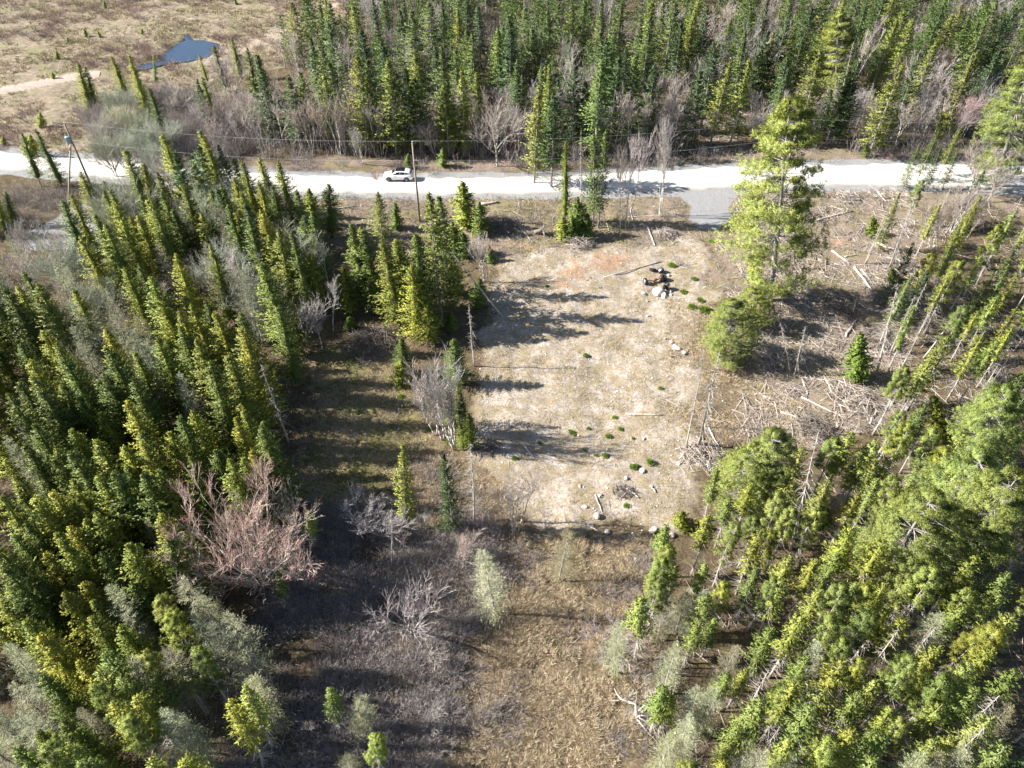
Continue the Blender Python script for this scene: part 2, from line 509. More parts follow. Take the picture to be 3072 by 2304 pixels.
# road, track, pond
def road_mat(name, lo, hi, rut=False):
    m = mat(name, hi, 0.95, spec=0.1)
    t = NT(m)
    mp = t.n("ShaderNodeMapping")
    mp.inputs["Scale"].default_value = (0.12, 1.0, 1.0)
    t.l(t.coords(), mp.inputs[0])
    n = t.noise(1.1, 6, 0.7, mp.outputs[0])
    f = t.noise(9.0, 4, 0.7)
    c = t.ramp(t.math('ADD', t.math('MULTIPLY', n, 0.6), t.math('MULTIPLY', f, 0.4)), [(0.33, lo), (0.62, hi)])
    if rut:
        w = t.ramp(t.math('ADD', t.attr("across"), t.math('MULTIPLY', t.math('SUBTRACT', n, 0.5), 0.10)), [(0.0, (0.42, 0.41, 0.40)), (0.13, (0.72, 0.71, 0.70)), (0.25, (1, 1, 1)), (0.42, (0.86, 0.855, 0.84)), (0.55, (1, 1, 1)), (0.70, (0.84, 0.83, 0.82)), (0.82, (1, 1, 1)), (1.0, (0.62, 0.60, 0.58))])
        c = t.mix(1.0, c, w, 'MULTIPLY')
    t.l(c, t.b.inputs["Base Color"])
    t.bump(f, 0.5, 0.04)
    return m
M['road'] = road_mat("pale_gravel", (0.46, 0.445, 0.42), (0.72, 0.70, 0.67), True)
M['track'] = road_mat("sandy_gravel", (0.26, 0.20, 0.165), (0.44, 0.365, 0.31))
mb = MB()
nc = 24
V, F = [], []
for i, x in enumerate(xs_r):
    e0 = (vnoise(np.array([x * 0.6]), np.array([3.1]), 5)[0] - 0.5) * 0.9
    e1 = (vnoise(np.array([x * 0.6]), np.array([9.1]), 6)[0] - 0.5) * 0.9
    for j in range(nc + 1):
        u = j / nc
        y = (yn_r[i] + e0) * (1 - u) + (yf_r[i] + e1) * u
        crown = 0.17 * (1 - (2 * u - 1) ** 4) - 0.02 - (0.10 if j in (0, nc) else 0)
        V.append((x, y, crown + 0.02))
for i in range(len(xs_r) - 1):
    for j in range(nc):
        a = i * (nc + 1) + j
        F.append((a, a + nc + 1, a + nc + 2, a + 1))
mb.mesh(V, F)
road_me = mb.data("road", [M['road']], True)
at = road_me.attributes.new("across", 'FLOAT', 'POINT')
at.data.foreach_set("value", np.tile(np.linspace(0, 1, nc + 1), len(xs_r)).astype(np.float32))
tag(link("road", road_me), kind="structure")
mb = MB()
V, F = [], []
tl = np.concatenate([[0], np.cumsum(np.hypot(*np.diff(TRACK, axis=0).T))])
ts = np.linspace(0, tl[-1], 160)
tx, ty = np.interp(ts, tl, TRACK[:, 0]), np.interp(ts, tl, TRACK[:, 1])
for _ in range(8):
    tx[1:-1] = (tx[:-2] + 2 * tx[1:-1] + tx[2:]) / 4
    ty[1:-1] = (ty[:-2] + 2 * ty[1:-1] + ty[2:]) / 4
dxy = unit(np.stack([np.gradient(tx), np.gradient(ty)], -1))
for i in range(160):
    w0 = TRACKW * (0.7 + 0.5 * random.random())
    w1 = TRACKW * (0.7 + 0.5 * random.random())
    for u in (-w0, -w0 * 0.4, w1 * 0.4, w1):
        V.append((tx[i] - dxy[i, 1] * u, ty[i] + dxy[i, 0] * u, 0.05 if abs(u) < min(w0, w1) * 0.6 else -0.06))
for i in range(159):
    for j in range(3):
        a = i * 4 + j
        F.append((a, a + 1, a + 5, a + 4))
mb.mesh(V, F)
tag(link("track", mb.data("track", [M['track']], True)), kind="structure")
m = mat("pond_water", (0.03, 0.05, 0.09), 0.04, spec=0.6)
t = NT(m)
t.bump(t.noise(1.2, 3), 0.08, 0.05)
mb = MB()
pw = POND
mb.mesh([(x, y, -0.04 + hz(*POND.mean(0)) * 0) for x, y in pw], [tuple(range(len(pw)))])
tag(link("pond_water", mb.data("pond_water", [m])), kind="structure")

# ------------------------------------------------------------------ tree meshes
def trunk_mesh(rng, h, r, top=0.98, bend=0.12, sides=6, m=None, stubs=0, stub_z=(0.1, 0.6), stub_l=0.9, name="trunk"):
    mb = MB()
    n = 8
    zz = np.linspace(-0.3, h * top, n)
    bx, by = np.cumsum(rng.normal(0, bend / 4, n)), np.cumsum(rng.normal(0, bend / 4, n))
    bx -= bx[0]; by -= by[0]
    fade = np.sin(np.clip(zz / h, 0, 1) * math.pi)
    pts = np.stack([bx * fade, by * fade, zz], -1)
    rad = r * (1 - 0.93 * np.clip(zz / h, 0, 1)) * np.where(zz < 0.2, 1.3, 1)
    mb.tube(pts, rad, sides)
    if stubs:
        z = rng.uniform(stub_z[0] * h, stub_z[1] * h, stubs)
        az = rng.uniform(0, 2 * math.pi, stubs)
        L = stub_l * rng.uniform(0.35, 1.1, stubs)
        p0 = np.stack([np.interp(z, zz, pts[:, 0]), np.interp(z, zz, pts[:, 1]), z], -1)
        d = np.stack([np.cos(az), np.sin(az), rng.uniform(-0.55, 0.15, stubs)], -1)
        p1 = p0 + unit(d) * L[:, None]
        mb.segs(p0, p1, 0.022, 0.006)
    return mb.data(name, [m])

def face_out(Q, D):
    """wind every face so that its front looks along D"""
    n = np.cross(Q[:, 1] - Q[:, 0], Q[:, 2] - Q[:, 0])
    back = (n * D).sum(1) < 0
    Q[back] = Q[back][:, ::-1]
    return Q
def soft_normals(me, D, k=4, tail=None):
    me.polygons.foreach_set("use_smooth", np.ones(len(me.polygons), bool))
    N = np.repeat(D, k, 0)
    if tail is not None:
        N = np.concatenate([N, tail])
    me.normals_split_custom_set_from_vertices(N.tolist())
def sprays(p, d, l, w, rng, tilt=0.5):
    """diamond shaped sprays from point p along d"""
    n = len(p)
    up = unit(np.stack([rng.normal(0, tilt, n), rng.normal(0, tilt, n), np.ones(n)], -1))
    sd = unit(np.cross(d, up))
    l, w = np.broadcast_to(l, n)[:, None], np.broadcast_to(w, n)[:, None]
    mid = p + d * l * 0.45
    return np.stack([p, mid + sd * w, p + d * l, mid - sd * w], 1)

def spruce_crown(rng, h=12., Rm=1.5, z0=0.12, dz=0.33, nb=7, ns=9, droop=0.30, sw=0.085, sl=0.5, power=0.8, ragged=0.25, m=None, name="crown", core=0.30, soft=True):
    z = np.arange(z0 * h, h * 0.975, dz)
    z = np.repeat(z, nb) + rng.normal(0, dz * 0.45, len(z) * nb)
    z = np.clip(z, z0 * h * 0.8, h * 0.99)
    t = np.clip((z - z0 * h) / (h * (1 - z0)), 0, 1)
    bump_ = 1 + ragged * (vnoise(z * 0.9, np.zeros_like(z) + rng.uniform(0, 99), 3) - 0.5) * 2
    L = Rm * (1 - t) ** power * np.minimum(1, 0.55 + t * 3.0) * bump_ * rng.uniform(1 - 1.6 * ragged, 1.12, len(z)) + 0.10
    az = rng.uniform(0, 2 * math.pi, len(z))
    keep = L > 0.08
    z, L, az, t = z[keep], L[keep], az[keep], t[keep]
    mb = MB()
    n = len(z)
    s = np.tile(np.linspace(0.16, 1.0, ns), (n, 1)) + rng.normal(0, 0.03, (n, ns))
    rise = (-droop * 1.2 + (0.40 + droop * 1.2) * t ** 0.9)[:, None]
    zz = z[:, None] + rise * L[:, None] * s + 0.22 * L[:, None] * s ** 3
    lat = rng.normal(0, 0.05, (n, ns))
    ca, sa = np.cos(az)[:, None], np.sin(az)[:, None]
    px = ca * L[:, None] * s - sa * lat
    py = sa * L[:, None] * s + ca * lat
    p = np.stack([px, py, zz + rng.normal(0, 0.04, (n, ns))], -1).reshape(-1, 3)
    side = np.where(np.arange(ns) % 2 == 0, 1, -1)[None, :] * rng.uniform(0.25, 1.15, (n, ns))
    side[:, -1] *= 0.2
    a2 = az[:, None] + side
    d = unit(np.stack([np.cos(a2), np.sin(a2), rng.normal(0.0, 0.25, (n, ns)) + 0.30 * t[:, None]], -1)).reshape(-1, 3)
    ll = (sl * (1.05 - 0.5 * s) * np.clip(np.sqrt(L[:, None] / Rm) * 1.15, 0.35, 1.2) * rng.uniform(0.7, 1.25, (n, ns))).reshape(-1)
    Q = sprays(p, d, ll, sw * rng.uniform(0.7, 1.3, len(ll)), rng, 0.6)
    k = 10                                                             # leader
    p2 = np.stack([rng.normal(0, 0.02, k), rng.normal(0, 0.02, k), rng.uniform(h * 0.93, h * 0.985, k)], -1)
    d2 = unit(np.stack([rng.normal(0, 0.4, k), rng.normal(0, 0.4, k), np.ones(k)], -1))
    Q = np.concatenate([Q, sprays(p2, d2, 0.3, 0.05, rng)])
    c = Q.mean(1)
    rad = c * np.array([1, 1, 0])
    D = unit(unit(rad) * 0.95 + np.array([0, 0, 0.42]) + rng.normal(0, 0.26, c.shape))
    Q = face_out(Q, D)
    mb.polys(Q)
    tail = None
    if core > 0:  # opaque inner cone added to block light through the crown
        rows, sd = 14, 9
        V, F, NN = [], [], []
        for i in range(rows + 1):
            u = i / rows
            zc = h * (z0 * 0.9 + (0.97 - z0 * 0.9) * u)
            for j in range(sd):
                w = 6.2832 * j / sd
                rr = core * Rm * (1 - u) ** (power + 0.15) * min(1, 0.6 + u * 3) * rng.uniform(0.35, 1.25)
                V.append((math.cos(w) * rr, math.sin(w) * rr, zc + rng.normal(0, 0.08)))
                NN.append((math.cos(w) * 0.9, math.sin(w) * 0.9, 0.4))
        for i in range(rows):
            for j in range(sd):
                F.append((i * sd + j, i * sd + (j + 1) % sd, (i + 1) * sd + (j + 1) % sd, (i + 1) * sd + j))
        mb.mesh(V, F, 0)
        tail = np.array(NN)
    me = mb.data(name, [m])
    if soft:
        soft_normals(me, D, 4, tail)
    return me

def tufts(rng, c, axis, n, ln, w):
    """bottle brush tufts: n needles-sheaves at each centre c leaning along axis"""
    k = len(c)
    p = np.repeat(c, n, 0)
    ax = np.repeat(axis, n, 0)
    d = unit(rng.normal(0, 1, (k * n, 3)) * 0.75 + ax * 0.75)
    l = ln * rng.uniform(0.6, 1.15, k * n)
    sd = unit(np.cross(d, rng.normal(0, 1, (k * n, 3))))
    a = p + d * (l * 0.12)[:, None]
    m_ = p + d * (l * 0.6)[:, None]
    e = p + d * l[:, None]
    return np.stack([a, m_ + sd * w, e, m_ - sd * w], 1)

def pine_crown(rng, h=11., Rm=1.9, z0=0.5, nb=46, per=5, ln=0.34, needles=13, w=0.045, plates=False, gaps=0.25, m=None, name="crown"):
    mb = MB()
    t = rng.uniform(0, 1, nb) ** 0.85
    if plates:
        t = np.round(t * 12) / 12 + rng.normal(0, 0.007, nb)
    z = h * (z0 + (0.985 - z0) * t)
    prof = np.sqrt(np.clip(1 - ((t - 0.30) / 0.74) ** 2, 0.02, 1)) if not plates else np.minimum(1, 0.5 + t * 1.6) * np.sqrt(np.clip(1.03 - t, 0.02, 1)) * 1.15
    az = rng.uniform(0, 2 * math.pi, nb)
    lobe = 1 - gaps + gaps * 2 * vnoise(az * 0.9, t * 5 + rng.uniform(0, 50), 8)
    L = Rm * prof * lobe * rng.uniform(0.6, 1.1, nb)
    rise = rng.uniform(0.05, 0.35, nb) if not plates else 0.16 * (t - 0.45) + rng.normal(0.02, 0.05, nb)
    s = rng.uniform(0.35, 1.0, (nb, per)) ** 0.7
    s[:, 0] = 1.0
    wid = rng.normal(0, 0.20 if plates else 0.13, (nb, per)) * L[:, None]
    ca, sa = np.cos(az)[:, None], np.sin(az)[:, None]
    c = np.stack([ca * L[:, None] * s - sa * wid * s, sa * L[:, None] * s + ca * wid * s,
                  z[:, None] + rise[:, None] * L[:, None] * s + rng.normal(0, 0.07 if plates else 0.12, (nb, per)) + (0.10 * L[:, None] * s ** 3 if plates else 0)], -1).reshape(-1, 3)
    axis = unit(np.stack([np.repeat(np.cos(az), per) * 0.8, np.repeat(np.sin(az), per) * 0.8, np.full(nb * per, 0.55)], -1) + rng.normal(0, 0.3, (nb * per, 3)))
    c = np.concatenate([c, np.array([[0, 0, h * 0.97]] * 3)])
    axis = np.concatenate([axis, np.array([[0, 0, 1.0]] * 3)])
    Q = tufts(rng, c, axis, needles, ln, w)
    q = Q.mean(1)
    cc = np.repeat(c, needles, 0)
    D = unit(unit(q * np.array([1, 1, 0])) * 0.55 + np.array([0, 0, 0.5]) + unit(q - cc) * 0.6 + rng.normal(0, 0.15, q.shape))
    Q = face_out(Q, D)
    mb.polys(Q)
    me = mb.data(name, [m])
    soft_normals(me, D)
    tips = np.stack([np.cos(az) * L * 0.9, np.sin(az) * L * 0.9, z + rise * L * 0.9], -1)
    return me, np.stack([np.zeros(nb), np.zeros(nb), z], -1), tips

def bare_tree(rng, h=10., stems=1, fork=0.3, limbs=5, spread=0.6, sub=(7, 5, 3), lens=(0.55, 0.30, 0.15, 0.08), r=0.14, up=0.25, tips_red=False, bark=None, twig=None):
    S0, S1, tips = [], [], []
    def seg(lst, p, d, L, r0, r1, n, bend):
        pts = [p]
        dd = d
        for i in range(n):
            dd = unit(dd + rng.normal(0, bend, 3) + np.array([0, 0, up * 0.35]))
            q = pts[-1] + dd * (L / n)
            lst.append((pts[-1], q, r0 + (r1 - r0) * i / n, r0 + (r1 - r0) * (i + 1) / n))
            pts.append(q)
        return np.array(pts), dd
    def at(pts, u):
        x = u * (len(pts) - 1)
        i = min(int(x), len(pts) - 2)
        return pts[i] + (pts[i + 1] - pts[i]) * (x - i)
    def child_dir(d, a):
        v = unit(np.cross(d, rng.normal(0, 1, 3)))
        return unit(d * math.cos(a) + v * math.sin(a) + np.array([0, 0, up]))
    for sidx in range(stems):
        a0 = 2 * math.pi * (sidx + rng.uniform(0, 0.6)) / stems
        lean = 0.0 if stems == 1 else rng.uniform(0.05, 0.28)
        d0 = unit(np.array([math.cos(a0) * lean, math.sin(a0) * lean, 1.0]))
        p0 = np.array([math.cos(a0) * 0.16, math.sin(a0) * 0.16, -0.2]) * (0 if stems == 1 else 1) + np.array([0, 0, -0.2 if stems == 1 else 0])
        k = rng.uniform(0.82, 1.0)
        trunk, dd = seg(S0, p0, d0, h * fork * k, r, r * 0.7, 4, 0.05)
        for li in range(limbs):
            u = 1.0 if li < 2 else rng.uniform(0.62, 1.0)
            aa = 2 * math.pi * (li + rng.uniform(-0.3, 0.3)) / limbs
            ld = unit(np.array([math.cos(aa), math.sin(aa), 0]) * math.tan(spread * rng.uniform(0.25, 1.0)) + dd)
            limb, _ = seg(S0, at(trunk, u), ld, h * lens[0] * k * rng.uniform(0.75, 1.1), r * 0.5, r * 0.14, 5, 0.10)
            for bi in range(sub[0]):
                ub = rng.uniform(0.22, 0.98)
                br, bd = seg(S1, at(limb, ub), child_dir(limb[-1] - limb[0], rng.uniform(0.45, 0.95)) if False else child_dir(unit(limb[-1] - limb[0]), rng.uniform(0.45, 0.95)), h * lens[1] * (1.15 - 0.6 * ub) * rng.uniform(0.6, 1.1), r * 0.2, 0.014, 3, 0.13)
                for ti in range(sub[1]):
                    ut = rng.uniform(0.25, 1.0)
                    tw, td = seg(S1, at(br, ut), child_dir(unit(br[-1] - br[0]), rng.uniform(0.35, 0.8)), h * lens[2] * rng.uniform(0.6, 1.1), 0.017, 0.010, 2, 0.12)
                    tips.append(tw[-1])
                    for wi in range(sub[2]):
                        q, _ = seg(S1, at(tw, rng.uniform(0.2, 1)), child_dir(unit(tw[-1] - tw[0]), rng.uniform(0.3, 0.7)), h * lens[3] * rng.uniform(0.5, 1.1), 0.012, 0.006, 1, 0.08)
                        tips.append(q[-1])
    def pack(lst, sides, name, m):
        mb = MB()
        a = list(zip(*lst))
        mb.segs(np.array(a[0]), np.array(a[1]), np.array(a[2]), np.array(a[3]), sides)
        return mb.data(name, [m])
    tr = pack(S0, 5, "trunk", bark)
    cr = pack(S1, 3, "crown", twig)
    bl = None
    if tips_red:
        tp = np.array(tips)
        tp = tp[tp[:, 2] > np.percentile(tp[:, 2], 66)]
        tp = np.repeat(tp, 4, 0) + rng.normal(0, 0.06, (len(tp) * 4, 3))
        mb = MB()
        d = unit(rng.normal(0, 1, tp.shape))
        mb.polys(sprays(tp, d, 0.06, 0.014, rng))
        bl = mb.data("blossoms", [M['red']])
    return tr, cr, bl

def dead_conifer(rng, h=12., n=110, Rm=1.3, r=0.13, z0=0.12, twiggy=4, droop=0.35, bark=None):
    """bleached trunk with its bare drooping branches"""
    tr = trunk_mesh(rng, h, r, m=bark)
    mb = MB()
    t = rng.uniform(z0, 0.97, n)
    z = t * h
    L = Rm * (1.05 - t) ** 0.6 * rng.uniform(0.25, 1.1, n) + 0.1
    az = rng.uniform(0, 2 * math.pi, n)
    p = np.stack([np.zeros(n), np.zeros(n), z], -1)
    q = p + np.stack([np.cos(az) * L * 0.6, np.sin(az) * L * 0.6, -droop * 0.5 * L], -1)
    e = p + np.stack([np.cos(az) * L, np.sin(az) * L, -droop * L * rng.uniform(0.6, 1.8, n)], -1)
    mb.segs(p, q, 0.026, 0.016)
    mb.segs(q, e, 0.016, 0.006)
    if twiggy:
        k = n * twiggy
        i = np.repeat(np.arange(n), twiggy)
        s = rng.uniform(0.25, 1, k)[:, None]
        b = p[i] * (1 - s) + e[i] * s
        d = unit(np.stack([np.cos(az[i] + rng.normal(0, 0.8, k)), np.sin(az[i] + rng.normal(0, 0.8, k)), rng.normal(-0.35, 0.3, k)], -1))
        mb.segs(b, b + d * (L[i] * 0.35 * rng.uniform(0.5, 1.1, k))[:, None], 0.010, 0.005)
    return tr, mb.data("crown", [M['deadbranch']]), None

LIB = {}
def lib(kind, variants):
    LIB[kind] = variants
r_ = lambda s: np.random.default_rng(s)
NOM = 12.0
v = []
for i in range(8):
    g = r_(100 + i)
    v.append((trunk_mesh(g, NOM, 0.13, m=M['bark_spruce'], stubs=26, stub_z=(0.03, 0.35), stub_l=1.0),
              spruce_crown(g, NOM, g.uniform(2.3, 3.0), g.uniform(0.08, 0.2), 0.34, 10, 15, g.uniform(0.25, 0.45), 0.052, 0.48, g.uniform(0.8, 1.0), g.uniform(0.24, 0.36), M['needles']), None))
lib('spruce_tree', v)
v = []
for i in range(9):
    g = r_(140 + i)
    v.append((trunk_mesh(g, NOM, 0.15, m=M['bark_grey'], stubs=50, stub_z=(0.05, 0.5), stub_l=1.3),
              spruce_crown(g, NOM, g.uniform(2.7, 3.7), g.uniform(0.08, 0.32), 0.44, 10, 14, g.uniform(0.15, 0.45), 0.078, 0.60, g.uniform(0.8, 1.05), g.uniform(0.30, 0.42), M['needles'], core=0), None))
lib('ragged_spruce_tree', v)  # these are spruces too, with looser, more ragged crowns
v = []
for i in range(5):
    g = r_(160 + i)
    v.append((trunk_mesh(g, NOM, 0.26, m=M['bark_spruce'], bend=0.05),
              spruce_crown(g, NOM, g.uniform(3.2, 3.9), 0.05, 0.55, 9, 12, g.uniform(0.1, 0.3), 0.14, 1.1, 0.9, 0.25, M['needles']), None))
lib('young_spruce_tree', v)
v = []
for i in range(8):
    g = r_(180 + i)
    cr, a, b = pine_crown(g, NOM, g.uniform(1.0, 1.5), g.uniform(0.38, 0.60), 62, 7, 0.30, 22, 0.017, False, 0.40, M['pine'])
    if i % 3 != 2:
        bpy.data.meshes.remove(cr)
        cr = spruce_crown(g, NOM, g.uniform(1.35, 1.75), g.uniform(0.36, 0.58), 0.40, 6, 12, 0.1, 0.048, 0.52, g.uniform(0.55, 0.75), 0.34, M['pine'], core=0.25)
    tm = trunk_mesh(g, NOM, 0.13, m=M['bark_pine'], bend=0.25, stubs=90, stub_z=(0.08, 0.62), stub_l=1.35)
    v.append((tm, cr, None))
lib('pine_tree', v)
v = []
for i in range(3):
    g = r_(200 + i)
    h, Rm = 20.0, 4.9
    cr, a, b = pine_crown(g, h, Rm, 0.08, 190, 22, 0.40, 18, 0.022, True, 0.45, M['pine'])
    mbx = MB()
    n = 9
    zz = np.linspace(-0.3, h * 0.97, n)
    mbx.tube(np.stack([np.sin(zz * 0.25 + i) * 0.12, np.cos(zz * 0.2) * 0.1, zz], -1), 0.34 * (1 - 0.93 * zz / h), 8)
    mid = a * 0.45 + b * 0.55 - np.array([0, 0, 0.12])
    Lb = np.linalg.norm(b - a, axis=1)
    mbx.segs(a, mid, 0.016 + 0.012 * Lb, 0.012 + 0.006 * Lb)
    mbx.segs(mid, b, 0.012 + 0.006 * Lb, 0.008)
    v.append((mbx.data("trunk", [M['bark_grey']]), cr, None))
lib('white_pine_tree', v)
v = []
for i in range(6):                      # feathery grey green larches, needles only just out
    g = r_(220 + i)
    cr = spruce_crown(g, NOM, g.uniform(1.9, 2.5), 0.10, 0.32, 6, 14, g.uniform(0.05, 0.3), 0.015, 0.62, g.uniform(0.5, 0.8), 0.30, M['haze_twig'], core=0, soft=False)
    v.append((trunk_mesh(g, NOM, 0.13, m=M['bark_grey'], stubs=40, stub_z=(0.1, 0.8), stub_l=1.3), cr, None))
lib('larch_tree', v)
v = []
for i in range(6):
    g = r_(240 + i)
    v.append(bare_tree(g, NOM, 1, g.uniform(0.22, 0.36), 6, 0.75, (8, 5, 3), (0.5, 0.24, 0.11, 0.06), 0.15, 0.25, False, M['bark_grey'], M['twig']))
lib('bare_maple_tree', v)
M['lichen_twig'] = twig_mat("lichen_twigs", (0.30, 0.31, 0.24), (0.58, 0.60, 0.49), True)
v = []
for i in range(4):
    g = r_(340 + i)
    v.append(bare_tree(g, NOM, 2 + i % 2, 0.2, 6, 0.85, (8, 5, 5), (0.52, 0.26, 0.12, 0.07), 0.12, 0.22, False, M['bark_grey'], M['lichen_twig']))
lib('lichen_tree', v)
v = []
for i in range(5):
    g = r_(260 + i)
    v.append(bare_tree(g, NOM, 1 + i % 3, g.uniform(0.16, 0.28), 5, 0.62, (8, 5, 3), (0.52, 0.24, 0.11, 0.06), 0.12, 0.28, True, M['bark_grey'], M['twig']))
v.append(bare_tree(r_(271), NOM, 2, 0.14, 9, 0.85, (9, 6, 4), (0.62, 0.24, 0.11, 0.06), 0.13, 0.30, True, M['bark_white'], M['twig']))
lib('red_maple_tree', v)
v = []
for i in range(8):
    g = r_(280 + i)
    v.append(bare_tree(g, NOM, 1 + (i % 4 == 3) + (i % 4 == 1), g.uniform(0.30, 0.5), 4, 0.32, (7, 4, 3), (0.52, 0.16, 0.08, 0.05), 0.085, 0.35, False, M['bark_white'], M['twig']))
lib('bare_birch_tree', v)
v = []
for i in range(6):
    g = r_(300 + i)
    v.append(dead_conifer(g, NOM, 90 + 30 * (i % 2), g.uniform(0.8, 1.5), 0.115, g.uniform(0.1, 0.3), 3, g.uniform(0.2, 0.5), M['deadwood']))
lib('dead_spruce_tree', v)
NOMH = {k: NOM for k in LIB}
NOMH['white_pine_tree'] = 20.0
CATEG = {'spruce_tree': 'spruce', 'ragged_spruce_tree': 'fir', 'young_spruce_tree': 'young spruce', 'pine_tree': 'pine', 'white_pine_tree': 'white pine', 'larch_tree': 'larch',
         'bare_maple_tree': 'bare tree', 'red_maple_tree': 'maple', 'lichen_tree': 'lichen-hung tree', 'bare_birch_tree': 'bare tree', 'dead_spruce_tree': 'dead tree'}
TONE = {
    'spruce_tree': [((0.110, 0.150, 0.034), 'dark green'), ((0.175, 0.210, 0.040), 'mid green'), ((0.255, 0.270, 0.045), 'yellow-green')],
    'ragged_spruce_tree': [((0.070, 0.120, 0.046), 'dark green'), ((0.130, 0.185, 0.052), 'mid green'), ((0.215, 0.245, 0.052), 'yellow-green')],
    'young_spruce_tree': [((0.165, 0.23, 0.05), 'fresh green'), ((0.24, 0.28, 0.05), 'yellow-green')],
    'pine_tree': [((0.270, 0.300, 0.064), 'yellow-green'), ((0.270, 0.315, 0.090), 'light green'), ((0.190, 0.245, 0.070), 'mid green')],
    'white_pine_tree': [((0.250, 0.300, 0.090), 'light green')],
    'larch_tree': [((0.80, 0.84, 0.68), 'grey-green'), ((0.98, 1.03, 0.82), 'pale green-grey'), ((0.66, 0.63, 0.54), 'brown-grey')],
    'lichen_tree': [((1, 1, 1), 'pale'), ((0.8, 0.8, 0.76), 'dull')],
    'bare_maple_tree': [((1, 1, 1), 'grey')], 'red_maple_tree': [((1, 0.95, 0.93), 'grey')],
    'bare_birch_tree': [((1, 1, 1), 'pale grey'), ((0.85, 0.80, 0.76), 'brownish grey')],
    'dead_spruce_tree': [((1, 1, 1), 'grey')],
}
TREES = []
def add_tree(kind, bx, by, h, zone, lean=(0, 0), wide=1.0, tone=None, variant=None, label=None, group=None):
    g = random
    var = LIB[kind]
    tr, cr, bl = var[g.randrange(min(len(var), 5) if kind == 'red_maple_tree' else len(var)) if variant is None else variant]
    k = h / NOMH[kind]
    w = k ** 0.75 * wide * g.uniform(0.9, 1.12)
    root = bpy.data.objects.new(kind, None)
    COL.objects.link(root)
    root.empty_display_size = 0.3
    root.location = (bx, by, hz(bx, by))
    root.rotation_euler = (math.atan2(-lean[1], h) + g.gauss(0, 0.018), math.atan2(lean[0], h) + g.gauss(0, 0.018), 0)
    root.scale = (w, w, k)
    spin = (0, 0, g.uniform(0, 6.283))
    link("trunk", tr, root, rot=spin)
    c = link("crown", cr, root, rot=spin)
    tones = TONE[kind]
    if tone is None:
        tone = g.randrange(len(tones))
    col, word = tones[tone]
    f = g.uniform(0.86, 1.16)
    c.color = (col[0] * f * g.uniform(0.94, 1.07), col[1] * f, col[2] * f * g.uniform(0.9, 1.1), 1)
    if bl is not None:
        link("blossoms", bl, root, rot=spin)
    root["category"] = CATEG[kind]
    rec = dict(o=root, kind=kind, x=bx, y=by, h=h, zone=zone, tone=word, label=label, group=group)
    TREES.append(rec)
    return rec

